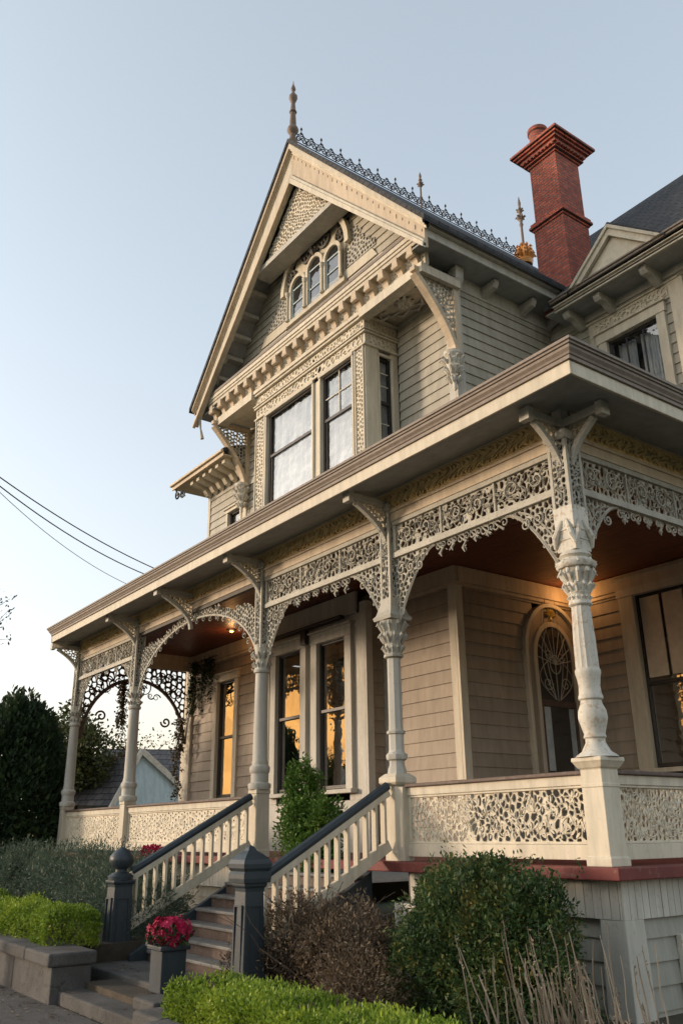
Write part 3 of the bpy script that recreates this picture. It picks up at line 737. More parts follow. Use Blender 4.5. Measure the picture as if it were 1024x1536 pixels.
# dark arches closing the left end of the porch and the narrow bay
ful = sidel(X1)
mb = lace_arch(ful, -3.35, -.2, 2.9, 1.75, lambda u: 2, 33, 'blackiron', top=5.05, dark=1, cell=.17)
tendrils(mb, ful, -3.3, -.2, 4.1, 4.98, 46, w=0, r=.018, seed=9, ln=.6)
mb.tube(scroll(ful, -.75, 3.55, .16, 1.3, w=0), .03, 5); mb.tube(scroll(ful, -2.75, 3.5, .16, 1.3, cw=-1), .03, 5)
mb.build('side_arch', 'brown', H)
mb = MB()
uc, r = (X1+X2)/2, (X2-X1)/2-.25
mb2 = lace_arch(F0, X1+.2, X2-.2, 3.0, 1.1, lambda u: 1.2, 35, 'blackiron', top=4.44, dark=1, cell=.12); 

# ---- porch posts
def eave_bracket(fr, u, parent, out=.86, mat='greytrim', seed=1):
    mb = MB()
    mb.fb(fr, u-.065, u+.065, 5.32, 5.43, .03, out); mb.fb(fr, u-.085, u+.085, 5.27, 5.45, out, out+.1)
    p = []
    for k in range(11):
        t = k/10; p.append((.06+(out-.14)*t**1.5, 4.62+.68*t**.72))
    a, b = None, None
    for k in range(10):
        (w0, v0), (w1, v1) = p[k], p[k+1]
        mb.beam(fr(u, v0, w0), fr(u, v1, w1), .085, .075, up=fr.N)
    o = mb.build('eave_bracket', mat, parent, bevel=.006)
    mb = MB()
    fx = Fr(fr.o+fr.U*u, fr.N, fr.U)      # plane of the bracket itself: u = outwards
    ins = lambda w, v: v > 4.62+.68*max(0, min(1, (w-.06)/(out-.14)))**.48 and v < 5.33
    lace(mb, fx, .06, out-.05, 4.7, 5.33, .075, .08, t=.03, w=.015, hole=.78, inside=ins, seed=seed)
    mb.build('lace_panel', 'lace', o)
def rnd_leafring(mb, c, r, z, n, s, seed=0):
    """ring of curled acanthus leaves"""
    R = random.Random(seed)
    for k in range(n):
        a = 2*pi*(k+.5*(seed % 2))/n; d = V((cos(a), sin(a), 0)); b = V(c)+Z*z
        mb.tube([b+d*r*.95, b+d*(r+.25*s)+Z*.45*s, b+d*(r+.6*s)+Z*.8*s, b+d*(r+.75*s)+Z*.55*s], [.16*s, .24*s, .2*s, .07*s], 5)
def porch_post(x, y, kind, frs):
    mb = MB(); c = (x, y, 0)
    if kind == 'corner':
        mb.lathe(c, [(.30, -.03), (.30, .06), (.265, .07), (.262, .80), (.275, .81), (.275, .84), (.262, .85), (.26, 1.0), (.30, 1.02), (.35, 1.07), (.375, 1.09), (.375, 1.13), (.30, 1.135)], sq=True)
        ped = mb; mb = MB()
        mb.lathe(c, [(.33, 1.135), (.30, 1.16), (.22, 1.2), (.15, 1.3), (.15, 1.34), (.175, 1.36), (.16, 1.4), (.19, 1.48), (.225, 1.58), (.215, 1.66), (.17, 1.74), (.16, 1.78), (.19, 1.8), (.19, 1.83), (.175, 1.86), (.165, 1.95), (.185, 2.06), (.20, 2.1), (.20, 2.14), (.18, 2.16)], 24)
        mb.lathe(c, [(.185, 2.14), (.178, 2.5), (.15, 2.93)], 28, flute=.07)
        mb.lathe(c, [(.16, 2.92), (.185, 2.94), (.185, 2.97), (.165, 2.99), (.165, 3.05), (.19, 3.08), (.165, 3.11), (.17, 3.2), (.2, 3.32), (.24, 3.4), (.2, 3.42)], 24)
        cap = MB(); rnd_leafring(cap, c, .15, 2.98, 14, .07, 1); rnd_leafring(cap, c, .17, 3.08, 12, .14, 2); rnd_leafring(cap, c, .19, 3.22, 11, .17, 3)
        cap.lathe(c, [(.30, 3.40), (.33, 3.43), (.33, 3.47), (.26, 3.5), (.22, 3.53), (.27, 3.56), (.24, 3.6), (.18, 3.64)], 12)
        rnd_leafring(cap, c, .22, 3.36, 8, .15, 4)
        cap.lathe(c, [(.19, 3.62), (.2, 3.75), (.215, 3.76), (.195, 3.79), (.2, 3.88), (.215, 3.89), (.195, 3.92), (.2, 4.2)], sq=True)
        for fr in frs:
            u = x if abs(fr.U.x) > .5 else y
            for q in (-1, 1):
                cap.tube([fr(u+q*.05, 4.02, .19), fr(u+q*.17, 3.8, .25), fr(u+q*.22, 3.68, .2)], [.03, .055, .028], 8)
        up = (.15, 4.15, 5.18)
    elif kind == 'square':
        mb.lathe(c, [(.22, -.03), (.22, .08), (.20, .1), (.195, .98), (.26, 1.0), (.30, 1.03), (.30, 1.1), (.2, 1.16)], sq=True); ped = mb; mb = MB()
        mb.lathe(c, [(.21, 1.15), (.20, 1.22), (.165, 1.28), (.165, 1.34), (.22, 1.36), (.235, 1.39), (.235, 1.43), (.18, 1.46), (.165, 1.5), (.165, 1.72), (.2, 1.73), (.21, 1.76), (.16, 1.79), (.155, 1.9), (.15, 2.86)], 8)
        cap = MB(); cap.lathe(c, [(.15, 2.86), (.2, 2.88), (.2, 2.92), (.165, 2.94), (.17, 3.05), (.2, 3.2), (.26, 3.45)], 8)
        rnd_leafring(cap, c, .16, 2.94, 12, .12, 1); rnd_leafring(cap, c, .19, 3.1, 11, .16, 2); rnd_leafring(cap, c, .21, 3.27, 10, .17, 3)
        cap.lathe(c, [(.27, 3.45), (.29, 3.5), (.24, 3.54), (.17, 3.72), (.17, 3.8)], sq=True); up = (.12, 3.75, 5.3)
    else:
        mb.lathe(c, [(.22, -.03), (.22, .08), (.20, .1), (.195, 1.02), (.215, 1.04), (.215, 1.1)], sq=True); ped = mb; mb = MB()
        mb.lathe(c, [(.24, 1.1), (.26, 1.14), (.26, 1.2), (.2, 1.23), (.2, 1.38), (.22, 1.4), (.235, 1.45), (.23, 1.5), (.18, 1.54), (.185, 1.58), (.17, 1.62), (.168, 2.0), (.15, 3.2), (.19, 3.22), (.20, 3.26), (.165, 3.3), (.16, 3.4)], 24)
        cap = MB(); cap.lathe(c, [(.15, 3.3), (.16, 3.5), (.2, 3.75)], 10); rnd_leafring(cap, c, .15, 3.3, 12, .12, 2); rnd_leafring(cap, c, .17, 3.48, 10, .14, 3)
        up = (.12, 3.68, 5.3)
    kq, ks, kc = {'corner': (.57, .76, .76), 'square': (.66, .68, .76), 'round': (.69, .80, .80)}[kind]
    for m_, k_ in ((ped, kq), (mb, ks), (cap, kc)):
        for v in m_.v: v.x = x+(v.x-x)*k_; v.y = y+(v.y-y)*k_
    o = mb.build('porch_post', 'white' if kind == 'corner' else 'greytrim', H, smooth=True)
    ped.build('pedestal', 'cream', o, bevel=.008); cap.build('capital', 'white' if kind == 'corner' else 'lacegrey', o, smooth=True)
    s_, z0, z1 = up; mb = MB(); mb.box(x-s_+.05, x+s_-.05, y-s_+.05, y+s_-.05, z0, z1-.02)
    nb = MB(); dk = mb
    for fi, fr in enumerate(frs+[Fr(-0*Z, -frs[0].U, -frs[0].N)]+([S0] if len(frs) == 1 and abs(frs[0].U.x) > .5 else [])):
        e0 = .003 if abs(fr.U.y) > .5 else 0
        u = fr.U.dot(V((x, y, 0))); w = fr.N.dot(V((x, y, 0)))+s_
        e = .045 if kind == 'corner' else .032
        for q in (-1, 1): nb.fb(fr, *(sorted((u+q*(s_-e0), u+q*(s_-e)))), z0-e0, z1-e0, w-.05, w+e0)
        lm = MB(); lace(lm, fr, u-s_+e, u+s_-e, z0+.05, z1-.03, .062, .085, t=.02, w=w-.006, hole=.8, warp=None, seed=int(x*7+y)+int(w*10)+50, jit=.55); tendrils(lm, fr, u-s_+e, u+s_-e, z0+.05, z1-.03, 26, w=w+.002, r=.008, seed=int(x*7), ln=.2)
        nb.v, nb.f = nb.v+lm.v, nb.f+[tuple(i+len(nb.v) for i in f) for f in lm.f]
    nb.build('lace_sleeve', 'lacegrey', o); dk.build('sleeve_core', 'darkback', o)
    mb = MB(); mb.lathe(c, [(s_+.02, z1-.06), (s_+.035, z1-.03), (s_+.035, z1+.05), (s_+.01, z1+.08)], sq=True)
    mb.lathe(c, [(s_*.55, z1+.06), (s_*.5, 5.595)], sq=True); mb.build('post_head', 'greytrim', o, bevel=.006)
    for i, fr in enumerate(frs):
        u = x if abs(fr.U.x) > .5 else y
        eave_bracket(fr, u, o, out=.62 if kind == 'corner' else .78, seed=i+int(abs(x)*3))
    return o
porch_post(0, 0, 'corner', [F0, S0]); porch_post(X4, 0, 'square', [F0]); porch_post(X3, 0, 'round', [F0]); porch_post(X2, 0, 'round', [F0]); porch_post(X1+.05, 0, 'round', [F0])
porch_post(0, 3.6, 'square', [S0])
eave_bracket(F0, -10.55, H, seed=77)

# ---- railings
def railing(fr, u0, u1, seed, style='web'):
    mb = MB(); mb.fb(fr, u0, u1, .84, .95, -.05, .05); mb.fb(fr, u0, u1, .03, .195, -.05, .055); mb.fb(fr, u0, u1, .197, .225, -.03, .035); mb.fb(fr, u0, u1, .81, .838, -.03, .035)
    mb.fb(fr, u0, u0+.05, .227, .808, -.03, .03); mb.fb(fr, u1-.05, u1, .227, .808, -.03, .03)
    o = mb.build('porch_railing', 'cream', H, bevel=.006)
    mb = MB(); mb.fb(fr, u0, u1, .952, 1.0, -.09, .095); mb.build('handrail', 'brown', o, bevel=.012)
    mb = MB()
    if style == 'web': lace(mb, fr, u0+.05, u1-.05, .22, .815, .082, .10, t=.014, w=.01, hole=.86, warp=swirl(.035, 4, 6, seed), seed=seed, jit=.62, solid=.06, back=True); tendrils(mb, fr, u0+.05, u1-.05, .23, .81, 75, w=.008, r=.008, seed=seed, ln=.22); blades(mb, fr, u0+.05, u1-.05, .23, .81, 210, seed=seed)
    elif style == 'fine': lace(mb, fr, u0+.05, u1-.05, .22, .815, .07, .09, t=.014, w=.01, hole=.84, warp=swirl(.03, 5, 7, seed), seed=seed, jit=.6, back=True, ns=7); tendrils(mb, fr, u0+.05, u1-.05, .23, .81, 90, w=.008, r=.008, seed=seed); blades(mb, fr, u0+.05, u1-.05, .23, .81, 230, seed=seed)
    else: lace(mb, fr, u0+.05, u1-.05, .22, .815, .13, .10, t=.03, w=.01, hole=.42, warp=lambda u, v: (.30*(v-.5), .0), seed=seed, jit=.4, back=True, ns=7); blades(mb, fr, u0+.05, u1-.05, .23, .81, 240, ln=.12, seed=seed)
    mb.build('lattice_panel', 'lace', o)
    return o
railing(F0, X4+.26, -.17, 41); railing(S0, .17, 3.46, 42, 'fine'); railing(S0, 3.74, 6.9, 43, 'fine')
railing(F0, X2+.14, X3-.14, 44, 'lat'); railing(F0, X1+.19, X2-.14, 45, 'lat')
mb = MB(); mb.lathe((X4+.19, -.06, 0), [(.075, -.03), (.075, .96)], sq=True); mb.build('railing_post', 'cream', H, bevel=.006)
mb = MB()


# ---- front stair
NY = -2.5; nst = 8; rise = 1.45/nst; run = (abs(NY)-.34)/nst*.98
st = MB(); ris = MB()
for i in range(nst):
    z = -.03-rise*(i+1)+.0; y1 = -.34-run*i; y0 = y1-run
    e = .45 if i == nst-1 else 0
    pts = [(-7.2-e, y1+.02), (-7.2-e, y0+.06), (-7.1-e, y0-.03), (-4.0+e*.2, y0-.03), (-3.9+e*.2, y0+.06), (-3.9+e*.2, y1+.02)]
    zt = z+.0
    n = len(st.v); k = len(pts); st.v += [V((a, b, zt)) for a, b in pts]+[V((a, b, zt-.045)) for a, b in pts]
    st.f.append(tuple(range(n, n+k))); st.f.append(tuple(range(n+2*k-1, n+k-1, -1)))
    for q in range(k): j = (q+1) % k; st.f.append((n+j, n+q, n+k+q, n+k+j))
    ris.box(-7.15-e*.8, -3.95, y0+.03, y1+.03, -1.62, zt-.047)
sto = st.build('front_stair', 'tread', H, bevel=.012); ris.build('riser', 'brown', sto)
mb = MB()
for x in (X3+.35, X4-.32):
    mb = MB(); mb.prism(Fr((x, 0, 0), (0, 1, 0), (1, 0, 0)), [(-2.45, -1.6), (-.3, -1.6), (-.3, -.16), (-2.45, -1.36)], -.05, .05); mb.build('stringer', 'newel', sto, bevel=.006)
def newel(x, tall, ball):
    mb = MB(); c = (x, NY, -1.5)
    mb.lathe(c, [(.27, 0), (.27, .1), (.235, .13), (.225, .2), (.19, tall-.2), (.20, tall-.16), (.23, tall-.14), (.235, tall-.1)], sq=True)
    kn = .78 if ball else .70
    for v in mb.v: v.x = x+(v.x-x)*kn; v.y = NY+(v.y-NY)*kn
    o = mb.build('newel_post', 'newel', H, bevel=.012)
    mb = MB()
    if ball: mb.lathe(c, [(.25, tall-.1), (.26, tall-.04), (.18, tall), (.12, tall+.02), (.12, tall+.06), (.2, tall+.1), (.255, tall+.18), (.25, tall+.25), (.17, tall+.33), (.06, tall+.38), (0.005, tall+.39)], 20)
    else:
        mb.lathe(c, [(.27, tall-.1), (.28, tall-.05), (.28, tall+.0), (.25, tall+.03), (.285, tall+.07), (.29, tall+.12), (.26, tall+.17), (.17, tall+.23), (.09, tall+.27), (.06, tall+.31), (.005, tall+.34)], sq=True)
    for v in mb.v: v.x = x+(v.x-x)*kn; v.y = NY+(v.y-NY)*kn
    mb.build('newel_cap', 'newel', o, smooth=ball, bevel=0 if ball else .012)
    mb = MB()
    for fr in (Fr((0, NY-.245, -1.5), (1, 0, 0), (0, -1, 0)), Fr((x+.245, 0, -1.5), (0, 1, 0), (1, 0, 0))):
        u = x if fr.U.x > .5 else NY
        for a, b, c_, d in ((u-.13, u-.11, .3, tall-.35), (u+.11, u+.13, .3, tall-.35), (u-.11, u+.11, .3, .32), (u-.11, u+.11, tall-.37, tall-.35)): mb.fb(fr, a, b, c_, d, -.06, -.012)
    for v in mb.v: v.x = x+(v.x-x)*kn; v.y = NY+(v.y-NY)*kn
    mb.build('panel_molding', 'newel', o)
newel(X3-.08, 1.28, True); newel(X4+.06, 1.38, False)
def stair_rail(xb, xt, base_low):
    A = V((xb, NY+.18, -.20)); B = V((xt, -.2, .98)); d = B-A
    mb = MB(); mb.beam(A+Z*-.075, B+Z*-.075, .09, .13)
    dz = .80; mb.beam(A-Z*dz, B-Z*dz, .08, .15); o = mb.build('stair_railing', 'cream', H, bevel=.006)
    mb = MB(); mb.tube([A+Z*.0, A.lerp(B, .5)+Z*.0, B+Z*.0], .066, 8); mb.build('handrail', 'newel', o, smooth=True)
    n = 13; mb = MB(); t = .5/n; p = A.lerp(B, t); mb.beam(p-Z*.12, p-Z*(dz-.06), .04, .095, up=V((1, 0, 0))); b0 = mb.build('baluster', 'cream', o)
    for i in range(1, n):
        dup(b0, d*(i/n), o)
stair_rail(X3-.08, X3+.05, 0); stair_rail(X4-.02, X4, 0)

# ---- box bay under the gable
fy = front(2.6); BL, BR = -12.5, -7.45
mb = MB()
mb.fb(fy, BL, -11.85, 6, 12.15, -.15, 0); mb.fb(fy, -9.65, -9.25, 6, 12.15, -.15, 0); mb.fb(fy, -7.95, BR, 6, 12.15, -.15, 0); mb.fb(fy, -11.85, -7.95, 11.2, 12.15, -.148, 0)
mb.fb(fy, -11.85, -7.95, 6, 8.2, -.148, 0)
sb = side(BR); mb.fb(sb, 2.75, FY, 11.3, 12.15, -.1, 0); mb.fb(sb, 2.75, 3.0, 6, 11.3, -.1, 0); mb.fb(sb, 3.38, FY, 6, 11.3, -.1, 0); mb.fb(sb, 3.0, 3.38, 6, 8.7, -.1, 0)
sb2 = sidel(BL); mb.fb(sb2, -FY, -2.75, 6, 12.15, -.1, 0)
bay = mb.build('bay_window', 'cream', H)
mb = MB()
for v, t, w in ((11.28, .05, .06), (11.62, .05, .07), (11.68, .04, .10), (12.02, .06, .10)): mb.fb(fy, BL-.02, BR+.02, v, v+t, 0, w); mb.fb(sb, 2.6-w, FY, v+.001, v+t-.001, 0, w)
for u in (BL+.06, -12.0, -11.92, -7.9, -7.83, BR-.06): mb.fb(fy, u-.02, u+.02, 8, 11.27, 0, .045)
for u0, u1 in ((-11.88, -9.62), (-9.28, -7.92)):
    mb.fb(fy, u0-.05, u0+.02, 8.1, 11.22, 0, .06); mb.fb(fy, u1-.02, u1+.05, 8.1, 11.22, 0, .06); mb.fb(fy, u0-.05, u1+.05, 11.19, 11.27, 0, .08)
mb.fb(sb, 2.96, 3.0, 8.7, 11.15, 0, .04); mb.fb(sb, 3.36, 3.42, 8.7, 11.15, 0, .04); mb.fb(sb, 2.96, 3.42, 11.1, 11.18, 0, .05)
mb.build('bay_molding', 'cream', bay, bevel=.006)
mb = MB(); lace(mb, fy, BL+.1, -12.04, 8.0, 11.24, .11, .11, t=.02, w=.024, hole=.66, seed=51); mb.build('carved_panel', 'lace', bay); mb = MB(); lace(mb, fy, -7.8, BR-.08, 8.0, 11.24, .095, .11, t=.02, w=.024, hole=.66, seed=52); mb.build('carved_panel', 'lace', bay)
mb = MB(); lace(mb, fy, BL+.1, BR-.1, 11.34, 11.6, .14, .13, t=.02, w=.024, hole=.72, warp=swirl(.06, 6, 7), seed=53); mb.build('carved_panel', 'lace', bay)
mb = MB(); lace(mb, fy, BL, BR, 11.74, 12.0, .10, .13, t=.02, w=.024, hole=.6, warp=swirl(.05, 8, 7), seed=54); mb.build('carved_panel', 'lace', bay); mb = MB(); lace(mb, sb, 2.6, FY, 11.74, 12.0, .10, .13, t=.02, w=.024, hole=.6, seed=55); mb.build('carved_panel', 'lace', bay); mb = MB(); lace(mb, sb, 2.65, FY-.05, 11.34, 11.6, .12, .13, t=.02, w=.024, hole=.7, seed=56); mb.build('carved_panel', 'lace', bay)

def sashwin(fr, u0, u1, v0, v1, r, munt, name='sash_window', w=-.04):
    s = MB(); t = .06
    for a, b, c_, d in ((u0, u0+t, v0, v1), (u1-t, u1, v0, v1), (u0+t, u1-t, v1-t, v1), (u0+t, u1-t, v0, v0+t), (u0+t, u1-t, r-.04, r+.04)): s.fb(fr, a, b, c_, d, w-.06, w)
    s.fb(fr, u0+t, u0+t+.05, v0, r-.04, w-.09, w-.03)
    o = s.build(name, 'sash', bay if fr is not ff else H, bevel=.004)
    if munt:
        s = MB()
        for kind, a, b0, b1 in munt:
            if kind == 'v': s.fb(fr, a-.014, a+.014, b0, b1, w-.045, w-.02)
            else: s.fb(fr, b0, b1, a-.014, a+.014, w-.044, w-.021)
        s.build('muntin', 'white', o)
    g = MB(); g.quad(fr(u0+.03, v0+.03, w-.05), fr(u1-.03, v0+.03, w-.05), fr(u1-.03, v1-.03, w-.05), fr(u0+.03, v1-.03, w-.05)); g.build('pane', 'glass', o)
    k = MB(); n = 60; prev = None
    for i in range(n+1):
        x = u0+(u1-u0)*i/n; ww = w-.20+.05*sin(i*1.3+sin(i*.31)*2)+.03*sin(i*.47+1); cur = (fr(x, v0, ww), fr(x, v1, ww))
        if prev: k.quad(prev[0], cur[0], cur[1], prev[1])
        prev = cur
    k.build('curtain', 'curtain', o, smooth=True)
    return o
sashwin(fy, -11.82, -9.66, 8.2, 11.2, 9.95, ())
sashwin(fy, -9.24, -7.96, 8.2, 11.2, 9.95, [('v', -8.6, 10, 11.15), ('h', 10.55, -9.2, -8.0)])
sashwin(sb, 3.0, 3.38, 8.7, 11.1, 9.9, [('h', 9.35, 3.03, 3.35), ('h', 10.35, 3.03, 3.35), ('h', 10.7, 3.03, 3.35)])

# ---- main cornice with modillions
CL, CR = -15.0, -5.15
mb = MB()
mb.box(CL, CR, 2.33, FY, 12.66, 12.76); mb.box(CL-.02, CR+.02, 2.30, 3.4, 12.762, 12.84); mb.box(CL-.03, CR+.03, 2.27, 3.4, 12.842, 12.96)
cor = mb.build('main_cornice', 'cream', H, bevel=.01)
mb = MB(); mb.box(CL-.035, CR+.035, 2.255, 3.3, 12.962, 13.05); mb.build('cornice_flashing', 'gutter', cor)
mb = MB(); mb.box(CL+.5, BL, 2.42, 2.7, 11.95, 12.2); mb.box(BL, BR, 2.46, 2.6, 12.09, 12.2); mb.box(BR, CR, 2.42, 2.7, 11.95, 12.2); mb.box(BL, BR, 2.56, 2.66, 12.2, 12.66)
mb.box(CL+.5, BL, 2.56, 2.66, 12.2, 12.66); mb.box(BR, CR, 2.56, 2.66, 12.2, 12.66); mb.box(CR-.12, CR, 2.7, FY, 11.95, 12.2)
mb.box(BR, CR, 2.62, FY, 12.16, 12.2); mb.box(CL+.5, BL, 2.62, FY, 12.16, 12.2); mb.build('cornice_beam', 'cream', cor, bevel=.008)
mb = MB(); fm = Fr((0, 0, 0), (0, -1, 0), (1, 0, 0))
poly = [(-2.57, 12.66), (-2.57, 12.18), (-2.53, 12.14), (-2.49, 12.17), (-2.47, 12.27), (-2.44, 12.36), (-2.39, 12.41), (-2.34, 12.41), (-2.30, 12.44), (-2.29, 12.5), (-2.29, 12.66)]
mb.prism(fm, poly, -.085+CL+.25, .085+CL+.25); mb.tube([V((CL+.14, 2.35, 12.47)), V((CL+.36, 2.35, 12.47))], .07, 8); mb.tube([V((CL+.14, 2.50, 12.22)), V((CL+.36, 2.50, 12.22))], .055, 8)
mb.tube([V((CL+.25, 2.5, 12.2)), V((CL+.25, 2.53, 12.04))], [.06, .02], 6)
m0 = mb.build('modillion', 'tan', cor, bevel=0)
nm = 19
for i in range(1, nm): dup(m0, ((CR-CL-.5)*i/(nm-1), 0, 0), cor)
mb = MB(); lace(mb, front(2.56), CL+.6, CR, 12.2, 12.62, .1, .11, t=.02, w=.02, hole=.55, seed=60); mb.build('carved_frieze', 'lace', cor)
mb = MB(); fz = Fr((0, 0, 12.13), (1, 0, 0), (0, 0, -1))
for k in range(9):
    a = 2*pi*k/9; cx, cy = -6.5, 3.05; mb.tube([V((cx, cy, 12.14)), V((cx+.14*cos(a), cy+.14*sin(a), 12.08)), V((cx+.26*cos(a), cy+.26*sin(a), 12.13))], [.03, .07, .02], 5)
for k in range(14):
    a = k*2.4; r_ = .32+.012*k; mb.tube([V((-6.5+r_*1.6*cos(a), 3.05+r_*sin(a)*.9, 12.15)), V((-6.5+(r_+.08)*1.7*cos(a+.3), 3.05+(r_+.06)*sin(a+.3)*.9, 12.09)), V((-6.5+(r_+.1)*1.6*cos(a+.6), 3.05+r_*sin(a+.6)*.9, 12.15))], [.02, .045, .02], 5)
mb.build('soffit_rosette', 'white', cor)
# curved lace brackets carrying the cornice ends
for xc, sg_ in ((GX+.12, 1), (-14.62, -1)):
    fr = Fr((xc, 0, 0), (0, 1, 0), (1, 0, 0))
    cv = lambda y: 10.15+1.85*max(0, min(1, (3.5-y)/1.2))**.62
    mb = MB()
    for k in range(16):
        a, b = 2.35+1.15*k/16, 2.35+1.15*(k+1)/16
        mb.beam(fr(a, cv(a), 0), fr(b, cv(b), 0), .2, .11, up=V((0, 1, 0)))
    mb.fb(fr, 2.3, FY, 12.0, 12.12, -.08, .08); mb.fb(fr, 3.46, FY, 10.0, 12.0, -.09, .09)
    o = mb.build('curved_bracket', 'tan', H, bevel=.008)
    mb = MB(); lace(mb, fr, 2.4, 3.46, 10.3, 12.0, .11, .12, t=.04, w=.03, hole=.8, inside=lambda u, v: v > cv(u)+.02, seed=70+sg_)
    for k in range(5): a = 2.65+.16*k; mb.tube(scroll(fr, a, cv(a)+.25, .12, 1.5, a0=k, w=.04), .018, 5)
    mb.build('lace_panel', 'lacegrey', o)
    mb = MB(); mb.lathe((xc, 3.4, 9.35), [(.02, .0), (.05, .05), (.04, .12), (.09, .3), (.07, .35), (.16, .55), (.20, .72), (.15, .78), (.22, .86), (.22, .93)], 10)
    for z_, s_ in ((9.55, .13), (9.75, .16), (9.98, .17)): rnd_leafring(mb, (xc, 3.38, 0), .08+(z_-9.5)*.2, z_, 9, s_, int(z_*10))
    mb.build('corbel', 'white', o, smooth=True)
mb = MB(); mb.tube([V((-15.3, 2.2, 12.45)), V((-15.3, 2.25, 12.1)), V((-15.25, 2.3, 11.75))], [.05, .03, .06], 6); mb.build('drop_pendant', 'greytrim', cor)

# ---- gable
XG, HW, ZT, ZA, GY = -10.1, 5.4, 13.0, 19.25, 2.2
fg = front(3.0)
mb = MB(); sl_ = (ZA-ZT)/HW
clap(mb, fg, 0, 0, 12.7, 18.6, .25, [(-11.5, -8.5, 14.0, 15.8)], ext=lambda v: (XG-(ZA-.35-v)/sl_, XG+(ZA-.35-v)/sl_)); gw = mb.build('gable_wall', 'siding', H)
# carved panels, casings, arched windows
mb = MB(); mb.prism(fg, [(-12.9, 13.95), (-7.3, 13.95), (-7.5, 14.25), (-12.7, 14.25)], .0, .07); mb.prism(fg, [(-11.35, 14.25), (-8.65, 14.25), (-8.65, 15.3), (-9.1, 16.1), (-10.0, 16.75), (-10.9, 16.1), (-11.35, 15.3)], .03, .05)
mb.fb(fg, -11.4, -8.6, 13.9, 14.04, 0, .14)
mb.prism(fg, [(-13.9, 12.9), (-11.5, 12.9), (-11.5, 13.9), (-13.0, 13.9)], .0, .06); mb.prism(fg, [(-8.5, 12.9), (-6.3, 12.9), (-7.1, 13.9), (-8.5, 13.9)], 0, .06)
mb.build('gable_panel', 'cream', gw, bevel=.006)
for i, (c_, t_) in enumerate(((-10.85, 15.0), (-10.0, 15.15), (-9.15, 15.0))):
    mb = MB(); arch_ring(mb, fg, c_, 14.04, t_, .31, .42, .03, .15); o = mb.build('arched_window', 'cream', gw, bevel=.006)
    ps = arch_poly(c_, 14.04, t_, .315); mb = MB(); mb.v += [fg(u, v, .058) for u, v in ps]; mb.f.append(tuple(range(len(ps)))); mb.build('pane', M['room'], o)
    mb = MB(); mb.v += [fg(u, v, .075) for u, v in ps]; mb.f.append(tuple(range(len(ps)))); mb.build('pane', 'glass', o)
    mb = MB(); mb.fb(fg, c_-.3, c_+.3, 14.52, 14.56, .06, .10); mb.fb(fg, c_-.3, c_+.3, t_-.02, t_+.02, .06, .10); mb.fb(fg, c_-.31, c_-.27, 14.04, t_, .06, .1); mb.fb(fg, c_+.27, c_+.31, 14.04, t_, .06, .1); mb.build('sash', 'whiteblue', o)
mb = MB()
for c_ in (-11.3, -10.42, -9.57, -8.7): mb.lathe(fg(c_, 14.04, .17)[:], [(.06, 0), (.06, .06), (.035, .1), (.035, .8), (.06, .84), (.075, .95)], 10)
arch_ring(mb, fg, -10.0, 14.4, 15.0, 1.5, 1.66, .03, .19, legs=False, n=20)
mb.build('colonnette', 'cream', gw)
mb = MB()
for c_, z_, r_ in ((-10.43, 15.83, .24), (-9.57, 15.83, .24), (-11.2, 15.5, .2), (-8.8, 15.5, .2)):
    mb.tube([fg(c_+r_*cos(2*pi*k/16), z_+r_*sin(2*pi*k/16), .09) for k in range(17)], .045, 5)
    for k in range(6): a = pi*k/3; mb.tube([fg(c_, z_, .09), fg(c_+r_*.5*cos(a+.3), z_+r_*.5*sin(a+.3), .12), fg(c_+r_*.9*cos(a), z_+r_*.9*sin(a), .08)], [.02, .05, .02], 5)
rnd_leafring(mb, fg(-10.0, 16.1, .05)[:], .08, 0, 9, .3, 3); rnd_leafring(mb, fg(-10.0, 15.55, .12)[:], .03, 0, 7, .2, 3)
mb.build('rosette', 'darkback', gw)
mb = MB(); lace(mb, fg, -13.3, -11.55, 13.0, 13.85, .14, .16, t=.03, w=.09, hole=.6, inside=lambda u, v: v < 13.0+(u+13.75)*.95, seed=81); mb.build('carved_panel', 'lacegrey', gw)
mb = MB(); lace(mb, fg, -8.45, -6.5, 13.0, 13.85, .14, .16, t=.03, w=.09, hole=.6, inside=lambda u, v: v < 13.0+(-6.4-u)*.95, seed=82); mb.build('carved_panel', 'lacegrey', gw)
mb = MB(); lace(mb, fg, -8.6, -7.4, 14.3, 15.8, .12, .14, t=.03, w=.06, hole=.66, inside=lambda u, v: v < 14.2+(-7.2-u)*1.15, seed=83); mb.build('carved_panel', 'lacegrey', gw)
mb = MB(); lace(mb, fg, -12.6, -11.4, 14.3, 15.8, .12, .14, t=.03, w=.06, hole=.66, inside=lambda u, v: v < 14.2+(u+12.8)*1.15, seed=84); mb.build('carved_panel', 'lacegrey', gw)

# lace triangle in the peak
fp = front(2.32)
tri = lambda u, v: v < ZA-1.45-abs(u-XG)*1.08
mb = MB(); lace(mb, fp, XG-2.1, XG+2.1, 16.0, 18.0, .10, .12, t=.04, w=0, hole=.72, inside=tri, warp=swirl(.04, 5, 6), seed=85, back=True); pk = mb.build('peak_fretwork', 'lace', gw)
mb = MB(); mb.fb(fp, XG-2.15, XG+2.15, 15.86, 16.02, -.5, .06); mb.prism(fp, [(XG-2.0, 16.02), (XG+2.0, 16.02), (XG, 18.1)], -.14, -.08); mb.build('collar_beam', 'greytrim', pk, bevel=.006)
mb = MB(); mb.prism(fp, [(XG-1.9, 16.03), (XG+1.9, 16.03), (XG, 18.0)], -.07, -.05); mb.build('peak_backing', 'darkback', pk)
